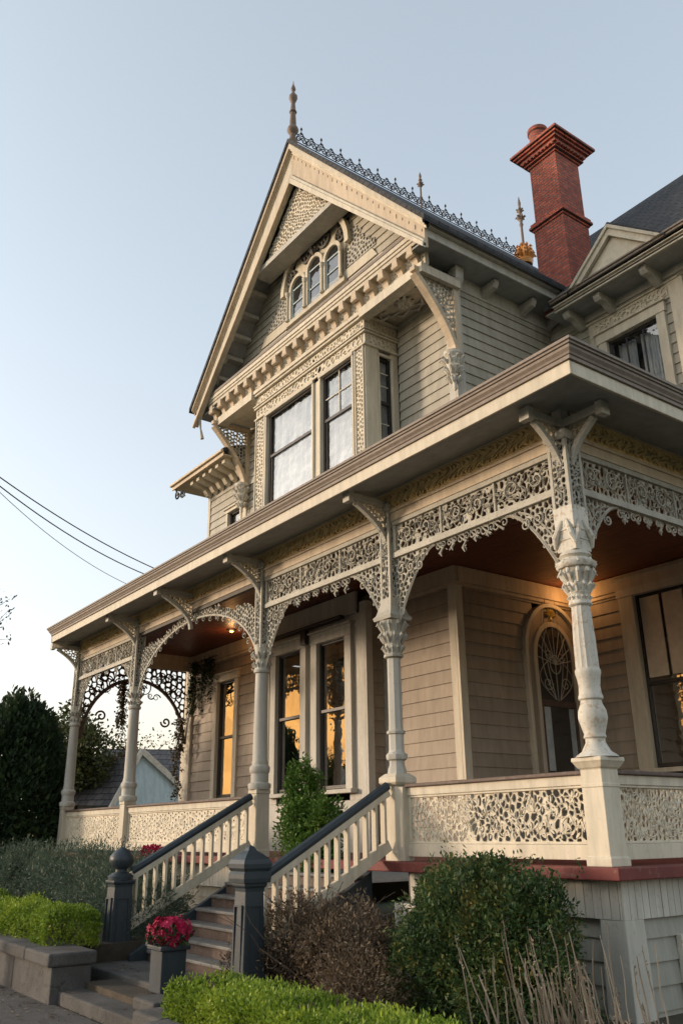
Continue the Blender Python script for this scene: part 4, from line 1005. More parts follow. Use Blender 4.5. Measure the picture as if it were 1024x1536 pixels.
# barge boards
def barge(s_, y, w0, w1, pts, name, mat, bev=.01):
    fr = front(y); mb = MB(); p = [(XG+s_*a, b) for a, b in pts]
    if s_ < 0: p = p[::-1]
    mb.prism(fr, p, w0, w1); return mb
bo = []
for s_ in (1, -1):
    a = barge(s_, GY, -.06, .03, [(0, ZA-.25), (HW-.02, ZT-.22), (HW-.02, 12.2), (0, ZA-1.45)], '', '')
    o = a.build('bargeboard', 'tan' if s_ > 0 else 'cream', H, bevel=.01)
    mb = MB()
    for t0, t1, w in ((.02, .30, .16), (.16, .34, .11), (.335, .42, .06)):
        m2 = barge(s_, GY, .032, w, [(0, ZA-t0), (HW+.06, ZT-t0*.9), (HW+.06, ZT-t1*.9), (0, ZA-t1)], '', ''); k = len(mb.v); mb.v += m2.v; mb.f += [tuple(i+k for i in f) for f in m2.f]
    k_ = 1.45
    for t0, t1, w in ((1.20, 1.46, .10), (1.32, 1.52, .13)):
        m2 = barge(s_, GY, .034, w, [(0, ZA-t0), (HW, 12.2+(1.45-t0)*.62), (HW, 12.2+(1.45-t1)*.62), (0, ZA-t1)], '', ''); k = len(mb.v); mb.v += m2.v; mb.f += [tuple(i+k for i in f) for f in m2.f]
    mb.build('rake_molding', 'cream' if s_ > 0 else 'tan', o, bevel=.006)
    if s_ > 0:
        mb = MB()
        for i in range(26):
            t = (i+.5)/26; u = XG+HW*t; v = ZA-.47-(ZA-.47-(ZT-.40))*t; h = .07+.05*(i % 3 == 0)
            mb.fb(front(GY), u-.012, u+.012, v-h, v, .03, .036)
        mb.build('applied_drop', 'brown', o)
    mb = MB(); p0, p1 = V((XG+s_*.1, 2.24, ZA-.42)), V((XG+s_*(HW-.1), 2.24, ZT-.32))       # raking soffit and its blocks
    mb.v += [p0, p1, p1+V((0, .9, 0)), p0+V((0, .9, 0))]; mb.f.append((0, 1, 2, 3)); mb.build('rake_soffit', 'soffit', o)
    mb = MB(); d = (p1-p0)
    for i in range(11):
        q = p0+d*((i+.7)/11.5)-Z*.03; dn = d.normalized(); mb.beam(q+V((0, .1, -.05))-dn*.0, q+V((0, .72, -.05)), .26, .13)
        mb.tube([q+V((0, .14, -.11))-dn*.12, q+V((0, .14, -.11))+dn*.12], .085, 8)
    mb.build('rake_block', 'greytrim', o, bevel=.01)
# roofs
mb = MB(); YB = 12.2; t_ = .16
for s_ in (1, -1):
    n = len(mb.v); x1_ = XG+s_*(HW+.16); zz = ZT-.12
    P = [V((XG, GY-.2, ZA+.06)), V((x1_, GY-.2, zz)), V((x1_, YB, zz)), V((XG, YB, ZA+.06))]
    mb.v += P+[p-Z*t_ for p in P]; mb.f += [(n, n+1, n+2, n+3), (n+7, n+6, n+5, n+4), (n, n+4, n+5, n+1), (n+1, n+5, n+6, n+2), (n+2, n+6, n+7, n+3)]
mr = mb.build('main_roof', 'shingle', H)
mb = MB()
ex = XG+HW; fe2 = side(ex-.02)
mb.fb(fe2, GY+.05, 6.5, 12.50, 12.70, -.04, 0); mb.fb(fe2, GY+.05, 6.5, 12.702, 12.82, -.04, .10); mb.build('fascia', 'greytrim', mr, bevel=.008)
mb = MB(); mb.box(GX, ex-.05, GY+.1, 7.0, 12.52, 12.56); mb.build('soffit', 'soffit', mr); mb = MB(); mb.box(-15.5, -14.55, GY+.1, 7, 12.52, 12.56); mb.build('soffit', 'soffit', mr)
for y in (4.6, 5.9, 6.9):
    mb = MB(); fr = Fr((0, y, 0), (1, 0, 0), (0, -1, 0)); mb.prism(fr, [(GX+.0, 12.5), (GX, 12.18), (GX+.16, 12.24), (GX+.44, 12.3), (GX+.5, 12.4), (GX+.5, 12.5)], -.07, .07); mb.build('eave_bracket', 'greytrim', mr, bevel=.01)
mb = MB(); fr = Fr((0, 3.55, 0), (1, 0, 0), (0, -1, 0)); mb.prism(fr, [(GX+.07, 12.5), (GX+.07, 11.6), (GX+.15, 11.7), (GX+.22, 12.0), (GX+.34, 12.2), (GX+.36, 12.5)], -.12, .12); mb.build('eave_bracket', 'greytrim', mr, bevel=.01)
# iron cresting on the ridge
mb = MB(); fc = Fr((XG, 0, ZA+.06), (0, 1, 0), (1, 0, 0)); L0, L1 = 2.3, 12.0
mb.tube([fc(L0, .05), fc(L1, .05)], .022, 4); mb.tube([fc(L0, .34), fc(L1, .34)], .016, 4)
n = 27; R = random.Random(3)
for i in range(n):
    a = L0+(L1-L0)*(i+.5)/n; s_ = (L1-L0)/n
    mb.tube(scroll(fc, a-s_*.25, .19, .115, 1.3, a0=0, cw=1), .018, 4); mb.tube(scroll(fc, a+s_*.25, .19, .115, 1.3, a0=pi, cw=-1), .018, 4)
    mb.tube([fc(a-s_*.5, .06), fc(a-s_*.3, .36), fc(a, .43), fc(a+s_*.3, .36), fc(a+s_*.5, .06)], .014, 4)
    mb.tube(scroll(fc, a, .42, .07, 1, a0=-1), .015, 4)
    if i % 2 == 0: mb.tube([fc(a, .40), fc(a, .6)], .014, 4); mb.tube([fc(a, .54), fc(a, .6), fc(a, .68)], [.012, .04, .006], 6)
mb.build('roof_cresting', 'blackiron', mr)
def finial(y, sc, mat, name='finial', z0=ZA):
    mb = MB(); pr_ = [(.14, -.1), (.14, .08), (.10, .12), (.085, .3), (.15, .38), (.175, .46), (.14, .56), (.085, .62), (.10, .7), (.08, 1.1), (.115, 1.14), (.085, 1.2), (.06, 1.5), (.09, 1.56), (.13, 1.68), (.125, 1.76), (.06, 1.86), (.04, 1.95), (.075, 2.02), (.06, 2.1), (.02, 2.22), (.005, 2.36)]
    mb.lathe((XG+.0, y, z0), [(r*sc, z*sc) for r, z in pr_], 16); return mb.build(name, mat, mr, smooth=True)
finial(GY-.02, 1.0, 'finialwood')
mb = MB(); mb.lathe((XG, 7.15, ZA), [(.03, 0), (.03, .9), (.06, .95), (.09, 1.02), (.04, 1.1), (.07, 1.18), (.03, 1.24), (.05, 1.34), (.01, 1.5)], 10); rnd_leafring(mb, (XG, 7.15, 0), .03, ZA+.92, 6, .13, 2); mb.build('finial', 'finialwood', mr, smooth=True)
mb = MB(); c = (XG, 12.0, 0); mb.lathe((XG, 12, ZA-.1), [(.26, 0), (.3, .15), (.2, .3), (.12, .5), (.16, .6), (.06, .75), (.05, .9)], 12)
for z_, s_ in ((19.25, .4), (19.45, .35), (19.7, .28)): rnd_leafring(mb, c, .1, z_, 8, s_, int(z_*10))
mb.build('finial_base', 'goldlit', mr, smooth=True)
mb = MB(); mb.lathe((XG, 12, 19.9), [(.05, 0), (.045, .9), (.08, 1.0), (.05, 1.1), (.11, 1.35), (.05, 1.5), (.10, 1.62), (.04, 1.8), (.06, 1.95), (.01, 2.25)], 10); rnd_leafring(mb, c, .04, 21.1, 6, .2, 1); rnd_leafring(mb, c, .04, 21.45, 6, .15, 2); mb.build('finial', 'finialwood', mr, smooth=True)

# ---- low wing on the left
mb = MB(); roofslab(mb, [(-18.15, 2.7, 11.32), (-14.6, 2.7, 11.32), (-14.6, 7, 13.0), (-17.2, 7, 13.0)], .12); lr = mb.build('wing_roof', 'shingle', H)
mb = MB(); mb.box(-18.07, -14.6, 2.74, 3.6, 11.08, 11.13); mb.box(-18.11, -14.6, 2.70, 2.74, 11.06, 11.18); mb.box(-18.15, -14.6, 2.62, 2.72, 11.182, 11.26); mb.box(-18.07, -17.1, 3.6, 6, 11.08, 11.13); mb.box(-17.1, -14.6, 3.55, 3.6, 10.95, 11.08); mb.build('cornice', 'tan', lr, bevel=.01)
mb = MB(); mb.prism(fm, [(-3.55, 11.08), (-3.55, 10.62), (-3.42, 10.66), (-3.3, 10.82), (-3.1, 10.86), (-2.85, 10.93), (-2.85, 11.08)], -17.05, -16.87); b0 = mb.build('eave_bracket', 'cream', lr)
for i in range(1, 6): dup(b0, (.42*i, 0, 0), lr)
mb = MB(); fq = front(2.8)
mb.tube(scroll(fq, -17.85, 10.85, .17, 1.2, a0=2), .03, 5); mb.tube(scroll(fq, -17.5, 10.8, .17, 1.2, a0=0, cw=-1), .03, 5); mb.tube([fq(-18.0, 11.06), fq(-17.8, 10.8), fq(-17.3, 10.65)], .025, 5); mb.build('scroll_bracket', 'blackiron', lr)

# ---- right wing: eave, pediment, upper window, roof
WY = 6.2
mb = MB(); roofslab(mb, [(-4.9, WY-.06, 12.30), (1.3, WY-.06, 12.30), (1.3, 10, 16.86), (-9.4, 10, 16.86), (-9.4, 7.5, 13.86), (-4.9, 7.5, 13.86)], .15)
roofslab(mb, [(1.3, 13.9, 12.30), (-9.4, 13.9, 12.30), (-9.4, 10, 16.862), (1.3, 10, 16.862)], .15)
wr = mb.build('wing_roof', 'shingle', H)
mb = MB(); fe3 = front(WY)
mb.fb(fe3, -4.65, 1.3, 12.0, 12.12, -.05, 0); mb.fb(fe3, -4.65, 1.3, 12.122, 12.2, -.05, .06); mb.build('fascia', 'cream', wr, bevel=.008)
mb = MB(); mb.fb(fe3, -4.68, 1.32, 12.202, 12.26, -.05, .12); mb.fb(fe3, -4.68, 1.32, 12.262, 12.31, -.05, .15); mb.build('gutter', 'gutter', wr, bevel=.01)
mb = MB(); mb.box(-4.9, 1.3, WY, 7.03, 12.04, 12.08); mb.build('soffit', 'soffit', wr)
mb = MB(); mb.prism(Fr((-3.55, 0, 0), (0, -1, 0), (1, 0, 0)), [(-7.03, 12.04), (-7.03, 11.72), (-6.9, 11.7), (-6.6, 11.86), (-6.42, 11.84), (-6.35, 11.92), (-6.35, 12.04)], -.09, .09)
b0 = mb.build('eave_bracket', 'greytrim', wr, bevel=.01); dup(b0, (1.25, 0, 0), wr); dup(b0, (2.5, 0, 0), wr); dup(b0, (-.9, 0, 0), wr)
fw2 = front(7.03)
mb = MB(); mb.fb(fw2, -4.3, -1.9, 11.36, 11.72, 0, .06); mb.fb(fw2, -4.35, -1.85, 11.721, 11.76, 0, .1); mb.fb(fw2, -2.1, -1.75, 6, 11.7, .061, .1); mb.fb(fw2, -4.3, -4.12, 6, 11.36, 0, .05); mb.build('window_surround', 'cream', H, bevel=.008)
mb = MB(); lace(mb, fw2, -4.15, -2.15, 11.42, 11.66, .12, .12, t=.02, w=.085, hole=.7, seed=91, warp=swirl(.05, 6, 6)); mb.build('carved_panel', 'lace', H)
uw = window('window', fw2, -3.84, -2.5, 9.25, 11.08, cas=.22, head=.02, rail=9.3, depth=.32, munt=[('v', -3.4, 9.3, 11), ('v', -2.95, 9.3, 11)], cur_cols=((-3.8, -3.35), (-3.2, -2.55)), w=.02)
mb = MB(); roofslab(mb, [(-2.8, 6.05, 13.40), (-4.12, 6.05, 12.26), (-4.12, 6.4, 12.26), (-2.8, 7.6, 13.40)], .07); roofslab(mb, [(-2.8, 6.05, 13.40), (-2.8, 7.6, 13.402), (-1.48, 6.4, 12.262), (-1.48, 6.05, 12.26)], .07)
pd = mb.build('pediment', 'shingle', H)
fpd = front(6.1); mb = MB()
for s_ in (1, -1):
    for t0, t1, w0, w1 in ((.0, .10, .0, .09), (.10, .25, .0, .04), (.25, .31, .0, .07)):
        p = [(-2.8, 13.33-t0), (-2.8+s_*(1.25-t0*.9), 12.26), (-2.8+s_*(1.25-t1*1.15), 12.26), (-2.8, 13.33-t1)]; mb.prism(fpd, p if s_ > 0 else p[::-1], w0-.02, w1)
mb.build('rake_molding', 'cream', pd, bevel=.006)
mb = MB(); mb.prism(fpd, [(-3.8, 12.26), (-1.8, 12.26), (-2.8, 13.1)], -.1, -.04); mb.build('tympanum', 'lace', pd)

# ---- chimney
mb = MB(); cx0, cx1, cy0, cy1 = -5.32, -4.36, 6.62, 7.62
def cb(a, z0, z1): mb.box(cx0-a, cx1+a, cy0-a, cy1+a, z0, z1)
cb(0, 12.4, 14.98); cb(.03, 14.98, 15.05); cb(.09, 15.05, 15.13); cb(.06, 15.13, 15.22); cb(-.04, 15.22, 17.02)
ch = mb.build('chimney', 'brick', H, bevel=.012)
mb = MB()
for i, (a, z0, z1) in enumerate(((.0, 17.02, 17.08), (.07, 17.08, 17.13), (.12, 17.20, 17.29), (.19, 17.29, 17.36), (.25, 17.36, 17.42), (.31, 17.42, 17.50))): cb(a, z0, z1)
cb(.03, 17.13, 17.20)
n = 9
for i in range(n):
    a = cx0-.08+(cx1-cx0+.16)*(i+.5)/n; mb.box(a-.03, a+.03, cy0-.14, cy0-.03, 17.13, 17.2); b = cy0-.08+(cy1-cy0+.16)*(i+.5)/n; mb.box(cx1+.03, cx1+.14, b-.03, b+.03, 17.13, 17.2)
mb.build('chimney_cap', 'brick', ch, bevel=.01)
mb = MB(); mb.lathe((cx0+.30, cy0+.22, 17.5), [(.27, 0), (.235, .06), (.235, .62), (.275, .66), (.275, .76), (.21, .78)], 24); mb.build('flue_pot', 'brick', ch, smooth=True)

# ================================================================== GROUND
def sheet(name, x0, x1, y0, y1, z, mat, nx=1, ny=1, amp=0):
    mb = MB()
    for i in range(nx):
        for j in range(ny):
            a, b = x0+(x1-x0)*i/nx, x0+(x1-x0)*(i+1)/nx; c_, d = y0+(y1-y0)*j/ny, y0+(y1-y0)*(j+1)/ny
            q = lambda x, y: V((x, y, z+amp*(sin(x*2.1+y)+sin(y*3.3-x*1.2)*.6+sin(x*6+1)*.2)))
            mb.quad(q(a, c_), q(b, c_), q(b, d), q(a, d))
    return struct(mb.build(name, mat))
sheet('ground', -900, 900, -900, 900, -1.80, 'grass')
sheet('pavement', -60, 40, -12, -3.9, -1.75, 'pave')
sheet('road', -60, 40, -24, -12.2, -1.79, 'asphalt')
mb = MB(); mb.box(-6.2, 14, -3.5, -.0, -1.9, -1.52); mb.box(.1, 14, -.0, 14, -1.9, -1.521); struct(mb.build('garden_bed', 'soil'))
mb = MB(); mb.box(-40, -7.35, -3.4, 0, -1.9, -1.2); mb.box(-40, -17.8, 0, 20, -1.9, -1.201); struct(mb.build('garden_bed', 'soil'))
# stone retaining wall, left
mb = MB(); R = random.Random(8); x = -30
while x < -6.25:
    e = min(-6.2, x+R.uniform(1.3, 2.2))
    if -6.2-e < .5: e = -6.2
    mb.box(x+.006, e-.006, -3.98, -3.42, -1.8, -1.31); x = e
rw = mb.build('retaining_wall', 'stone', bevel=.02); WL[rw.name] = V((0, 0, 0))
tag(rw, 'low weathered stone retaining wall with flat coping beneath the left hedge', 'wall')
mb = MB(); x = -30
while x < -6.25:
    e = min(-6.17, x+R.uniform(1.8, 2.6))
    if -6.17-e < .6: e = -6.17
    mb.box(x+.004, e-.004, -4.05, -3.36, -1.308, -1.14); x = e
mb.build('coping', 'stone', rw, bevel=.03)
# two stone steps up from the pavement
mb = MB(); mb.box(-6.55, -3.2, -3.86, -3.08, -1.78, -1.60); sp = mb.build('garden_steps', 'stone', bevel=.025)
tag(sp, 'two worn grey stone steps from the pavement to the foot of the wooden stair', 'steps')
mb = MB(); mb.box(-7.6, -4.5, -3.08, -2.2, -1.78, -1.45); mb.build('upper_step', 'stone', sp, bevel=.025)
# stone border, right
mb = MB(); mb.box(-3.2, -2.55, -4.12, -3.2, -1.8, -1.40); mb.box(-2.55, -.6, -4.3, -4.0, -1.8, -1.40); mb.box(-.6, 2, -4.3, -4.0, -1.8, -1.40); ob = mb.build('stone_border', 'stone', bevel=.03)
tag(ob, 'low rough stone border at the bottom edge, in front of the bright right hedge', 'kerb')
mb = MB(); mb.box(-4.35, -3.75, -3.62, -3.25, -1.60, -1.46); ob = mb.build('stone_block', 'stone', bevel=.03)
tag(ob, 'pale squared stone block below the flower box, beside the steps', 'stone block')
# planter box with red flowers
t = thing('planter_box', (-4.2, -3.0, -1.45), 'dark green square planter box standing at the foot of the stair', 'planter')
mb = MB(); mb.box(-4.78, -4.44, -3.22, -2.88, -1.5, -1.02); mb.build('box_body', 'newel', t, bevel=.012)
mb = MB(); mb.box(-4.82, -4.40, -3.26, -2.84, -1.02, -.96); mb.build('rim', 'newel', t, bevel=.015)
t = thing('red_flowers', (-4.4, -3.0, -.95), 'mound of crimson flowers on the planter box beside the lowest stair tread', 'flowers')
R = random.Random(2); mb = MB(); c = (-4.61, -3.05, -.81)
pts = blob_pts(c, (.27, .25, .17), 230, R, lump=.4, inner=.3, cut=lambda p: p.z > -.97)
for p, d in pts:
    for k in range(5):
        a = 2*pi*k/5; q = d.orthogonal().normalized(); r_ = d.cross(q); e = q*cos(a)+r_*sin(a); f = q*cos(a+1)+r_*sin(a+1); n = len(mb.v)
        s_ = .042; mb.v += [p, p+e*s_*.8+d*.012, p+(e+f)*s_*.62+d*.02, p+f*s_*.8+d*.012]; mb.f.append((n, n+1, n+2, n+3))
mb.build('blossoms', 'petal', t)
mb = MB(); leaves(mb, blob_pts((-4.61, -3.05, -.87), (.31, .28, .12), 500, R, cut=lambda p: p.z > -.95), .06, R=R); mb.build('foliage', 'darkleaf', t)

# leaf litter gathered along the wall, the steps and the beds
R = random.Random(55); mb = MB()
for (x0, x1, y0, y1, z, n) in ((-12, -6.2, -4.5, -4.06, -1.745, 160), (-6.2, -3, -4.6, -3.9, -1.745, 90), (-6.5, -4.2, -3.8, -3.12, -1.595, 35), (-7.2, -4.7, -3.05, -2.7, -1.445, 40), (-3, 3, -3.4, -1, -1.515, 500), (-7, -4, -2.4, -1.5, -1.25, 0)):
    for i in range(n):
        x, y = R.uniform(x0, x1), y1-(y1-y0)*R.random()**1.8; a = R.uniform(0, 6.3); s_ = R.uniform(.02, .05); k = len(mb.v)
        mb.v += [V((x+s_*cos(a+b)*q, y+s_*sin(a+b)*q, z+R.uniform(.002, .018))) for b, q in ((0, 1), (1.4, .45), (3.14, .9), (4.7, .45))]; mb.f.append((k, k+1, k+2, k+3))
o = mb.build('fallen_leaves', 'brownleaf'); tag(o, 'scattered small dry leaves on the pavement and garden soil', 'leaves', kind='stuff')
# ---- hedges and shrubs
def plant(name, label, cat, loc, make, mat, stems=None, group=None):
    t = thing(name, loc, label, cat, group); mb = MB(); make(mb); mb.build('foliage', mat, t)
    if stems: mb = MB(); stems(mb); mb.build('stems', 'bark', t)
    return t
R = random.Random(21)
def core(mb, x0, x1, y0, y1, z0, z1): mb.box(x0, x1, y0, y1, z0, z1)
def mk(mb):
    leaves(mb, rbox_pts(-2.75, 1.5, -3.95, -3.1, -1.5, -1.10, 46000, R, rnd=.15, bump=.022), .045, up=.9, R=R, asp=.42)
def stm(mb):
    for i in range(80): x, y = R.uniform(-2.9, 2.4), R.uniform(-3.8, -3.2); mb.tube([V((x, y, -1.5)), V((x+R.gauss(0, .05), y, -1.05))], .012, 4)
plant('boxwood_hedge', 'bright yellow-green clipped hedge in the right foreground before the brown shrub', 'hedge', (0, -3.5, -1.52), mk, 'box', stm)
def mk(mb): leaves(mb, rbox_pts(-16, -7.15, -3.74, -3.0, -1.2, -.72, 50000, R, rnd=.2, bump=.05), .052, up=.9, R=R, asp=.45)
plant('boxwood_hedge', 'rounded bright green clipped hedge behind the stone wall at left', 'hedge', (-9, -3.2, -1.2), mk, 'box', lambda mb: [mb.tube([V((-15.6, -3.35, -1.18)), V((-7.4, -3.35, -1.18))], .03, 5)]+[mb.tube([V((x, -3.35, -1.2)), V((x+.1, -3.35, -.85))], .015, 4) for x in [-15.5+i*.35 for i in range(23)]])
def mk(mb):
    for c_, r_, n_ in (((-9.0, -1.6, -.62), (1.4, .8, .60), 9000), ((-11.0, -1.4, -.55), (1.6, .9, .72), 10000), ((-13.3, -1.3, -.5), (1.7, .9, .75), 9000), ((-15.8, -1.5, -.5), (1.8, .9, .75), 8000), ((-7.9, -1.9, -.85), (.7, .6, .45), 3500)):
        leaves(mb, blob_pts(c_, r_, n_, R, lump=.35, inner=.4, cut=lambda p: p.z > -1.25), .10, up=.7, R=R, asp=.16)
plant('grey_shrub', 'wispy grey-green shrub mass behind the left hedge beneath the porch railing', 'shrub', (-11, -1.5, -1.2), mk, 'greyleaf')
def mk(mb):
    for c_, r_, n_ in (((-3.45, -1.85, -.98), (.9, .6, .62), 12000), ((-2.6, -1.7, -1.0), (.8, .6, .6), 10000), ((-3.95, -2.1, -1.2), (.5, .45, .45), 4500), ((-1.95, -2.0, -1.3), (.6, .5, .45), 5000)):
        leaves(mb, blob_pts(c_, r_, n_, R, lump=.35, inner=.5, cut=lambda p: p.z > -1.52), .055, up=.5, R=R, asp=.3)
def stm(mb):
    for i in range(150):
        a = R.uniform(-4.3, -2.3); p = V((R.gauss(-3.3, .25), R.gauss(-1.75, .15), -1.52)); q = V((a+.3, R.gauss(-1.8, .4), -.42-.3*abs(a+3.3)*.6+R.gauss(0, .08)))
        mb.tube(limb_path(p, q, R, 5, .1), [.012, .01, .009, .007, .005, .003], 3)
plant('dry_shrub', 'rounded russet-brown twiggy shrub below the stair railing', 'shrub', (-3.3, -1.7, -1.52), mk, 'brownleaf', stm)
def mk(mb):
    for c_, r_, n_ in (((-.95, -1.25, -.65), (.85, .65, .72), 17000), ((-.3, -1.15, -.72), (.6, .6, .6), 10000), ((-1.45, -1.3, -1.1), (.7, .6, .6), 9000), ((-.35, -1.3, -1.25), (.85, .6, .5), 9000), ((-.75, -1.1, -.15), (.32, .3, .26), 2600), ((-1.45, -1.2, -.35), (.3, .3, .3), 2500), ((-.1, -1.1, -.35), (.3, .3, .3), 2200)):
        leaves(mb, blob_pts(c_, r_, n_, R, lump=.4, inner=.45, cut=lambda p: p.z > -1.52), .055, up=.4, R=R, asp=.42)
    for i in range(40):
        b = V((R.uniform(-1.6, .2), R.gauss(-1.2, .3), -.25+R.gauss(0, .1))); h_ = R.uniform(.12, .34)
        leaves(mb, [(b+Z*h_*k/14+V((R.gauss(0, .03), R.gauss(0, .03), 0)), Vector((0, 0, 0))) for k in range(14)], .05, up=.4, R=R)
def stm(mb):
    for i in range(60):
        p = V((R.gauss(-.8, .2), R.gauss(-1.2, .15), -1.52)); q = V((R.uniform(-1.6, .1), R.gauss(-1.2, .3), R.uniform(-.6, .05))); mb.tube(limb_path(p, q, R, 5, .1), [.02, .016, .012, .009, .006, .003], 4)
plant('green_shrub', 'large dark green shrub growing before the lace railing at right', 'shrub', (-.8, -1.2, -1.52), mk, 'bushleaf', stm)
def mk(mb):
    for c_, r_, n_ in (((-5.95, -.1, .45), (.50, .4, .55), 5200), ((-6.15, .0, 1.05), (.33, .3, .48), 3000), ((-5.6, -.1, .05), (.5, .4, .5), 4200), ((-5.3, -.1, .62), (.3, .3, .26), 1600)):
        leaves(mb, blob_pts(c_, r_, n_, R, lump=.45, inner=.5), .075, up=.4, R=R, asp=.42)
plant('potted_shrub', 'bushy green shrub at the stair head in front of the tall golden windows', 'shrub', (-5.8, -.05, -.03), mk, 'doorleaf', lambda mb: [mb.tube(limb_path((-5.8, -.05, -.03), (R.uniform(-6.3, -5.3), R.uniform(-.3, .2), R.uniform(.4, 1.2)), R, 5), [.025, .02, .016, .012, .008, .004], 4) for _ in range(14)])
# dry stalks, bottom right
t = thing('dry_stalks', (1.2, -2.0, -1.52), 'clump of pale dead upright stalks in the bottom right corner by the pier', 'dry plant')
mb = MB(); R = random.Random(77)
for i in range(105):
    x, y = R.gauss(.92, .36), R.gauss(-1.9, .25); h_ = R.uniform(.6, 1.12) if i % 3 == 0 else R.uniform(.25, .75)
    lx = R.gauss(-.16, .12)*h_; p = limb_path((x, y, -1.52), (x+lx, y+R.gauss(0, .1)*h_, -1.52+h_), R, 5, .025)
    r0 = R.uniform(.007, .017); mb.tube(p, [r0, r0*.9, r0*.8, r0*.7, r0*.6, r0*.4], 4)
    if i % 2 == 0:
        for k in range(10): q = p[3].lerp(p[5], R.random()); leaves(mb, [(q, Vector((0, 0, .4)))], .035, up=.8, R=R, asp=.5)
mb.build('stalk', 'dry', t)
# little red flowers behind the ball-topped newel
t = thing('red_flowers', (-10.2, -.9, -.2), 'few small red blossoms peeking above the grey shrub behind the ball-topped newel', 'flowers')
mb = MB(); leaves(mb, blob_pts((-10.3, -.75, .05), (.28, .2, .10), 260, R), .07, R=R, asp=.8); mb.build('blossoms', 'petal', t)
mb = MB(); leaves(mb, blob_pts((-10.3, -.75, -.12), (.4, .25, .15), 400, R), .07, R=R); mb.tube([V((-10.3, -.75, -1.2)), V((-10.3, -.75, 0))], .02, 5); mb.build('foliage', 'greyleaf', t)
# pots on the wing window sill
for x, s_, lb in ((-3.42, 1, 'small leafy pot plant inside the upper right window, the left one of two'), (-2.98, 1.25, 'taller leafy pot plant inside the upper right window, the right one of two')):
    t = thing('pot_plant', (x, 7.16, 9.27), lb, 'pot plant', 'plants in the upper right window')
    mb = MB(); mb.lathe((x, 7.25, 9.25), [(.05, 0), (.075, .11), (.08, .13)], 12); mb.build('pot', 'brick', t)
    mb = MB(); leaves(mb, blob_pts((x, 7.25, 9.48), (.14*s_, .09, .13*s_), 260, R), .07, R=R); mb.build('foliage', 'darkleaf', t)
mb = MB(); mb.box(-3.8, -2.54, 7.17, 7.40, 9.17, 9.25); mb.build('sill', 'cream', uw)

# ---- vines hanging in the porch
def vine(loc, L_, wdt, n, label, mat='vineleaf', seed=1, sz=.1):
    t = thing('hanging_vine', loc, label, 'vine', 'vines trailing from the porch arches'); R = random.Random(seed); mb = MB(); lf = MB(); mb.tube([V(loc)-V((wdt, 0, 0)), V(loc)+V((wdt, 0, 0))], .014, 5)
    for k in range(max(3, int(wdt*14))):
        a = V(loc)+V((R.uniform(-wdt, wdt), 0, 0)); b = a+V((R.gauss(0, .12), 0, -L_*R.uniform(.4, 1))); p = limb_path(a, b, R, 7, .05); mb.tube(p, .008, 3)
        for q in range(int(n/max(3, int(wdt*14)))): i = R.randrange(7); pt = p[i].lerp(p[i+1], R.random()); leaves(lf, [(pt+V((R.gauss(0, .05), R.gauss(0, .05), R.gauss(0, .04))), Vector((0, 0, -.5)))], sz, up=-.3, R=R, asp=.55)
    mb.build('stems', 'bark', t); lf.build('foliage', mat, t)
vine((-17.55, 1.35, 4.6), 2.6, .26, 700, 'leafy vine hanging behind the second porch post from the left, against the sky', seed=4)
vine((-17.5, 3.1, 3.6), 2.4, .28, 600, 'vine trailing down beside the porch wall corner trim above the neighbour roof', seed=5)
vine((-16.3, 3.25, 5.2), 1.6, .8, 1500, 'dark tangled vine hanging over the porch wall left of the single golden window', mat='darkleaf', seed=6, sz=.08)
#vine((-13.4, 2.2, 5.45), .95, .75, 900, 'dark tangled vine hanging from the red porch ceiling inside the wide lace arch', mat='darkleaf', seed=7)

# ---- far left: cypress, trees, neighbour
def along(ux, uy, uz, D): k = D/sqrt(ux*ux+uy*uy); return V((6.593+ux*k, -8.464+uy*k, .346+uz*k))
t_loc = along(-1, .286, 0, 27); tx, ty = t_loc.x, t_loc.y
t = thing('cypress_tree', (tx, ty, -1.8), 'dense dark green conical cypress filling the left edge', 'tree'); R = random.Random(9)
mb = MB(); leaves(mb, blob_pts((tx, ty, .75), (1.6, 1.6, 3.35), 46000, R, lump=.10, inner=.22, cut=lambda p: p.z > -1.8), .19, up=1.4, R=R, asp=.4)
mb.build('crown', 'darkleaf', t); mb = MB(); mb.tube([V((tx, ty, -1.8)), V((tx, ty, 3))], [.18, .05], 8); mb.build('trunk', 'bark', t)
def tree(loc, h_, cr, n, label, seed, mat='treeleaf', sz=.14, limbs=26, base=.35, lump=.4, name='leafy_tree', group=None, blobs=9):
    R = random.Random(seed); L0 = V(loc); t = thing(name, L0, label, 'tree', group); tr = MB(); cw = MB()
    tr.tube(limb_path(L0, L0+Z*h_*.75, R, 6, .02), [h_*.022*(1-.13*i) for i in range(7)], 7)
    tips = []
    for i in range(limbs):
        a = L0+Z*h_*R.uniform(base, .72); d = V((R.gauss(0, 1), R.gauss(0, 1), R.uniform(.1, 1.1))).normalized(); b = a+V((d.x*cr, d.y*cr, d.z*h_*.32))*R.uniform(.55, 1.0)
        p = limb_path(a, b, R, 5, .1); tr.tube(p, [.05, .04, .03, .022, .015, .006], 4); tips.append(b)
        for k in range(4): q = p[3]+V((R.gauss(0, .4), R.gauss(0, .4), R.gauss(.2, .3)))*cr*.5; tr.tube([p[3], q], [.015, .004], 3); tips.append(q)
    for b in tips:
        leaves(cw, blob_pts(b, (cr*.26, cr*.26, cr*.2), int(n/len(tips)), R, lump=lump, inner=.7), sz, R=R, asp=.55)
    tr.build('trunk', 'bark', t); cw.build('crown', mat, t); return t
p = along(-1, .357, 0, 40); tree((p.x, p.y, -1.8), 8.6, 2.2, 9000, 'loose leafy tree rising behind the cypress at far left', 12, sz=.2, limbs=24)
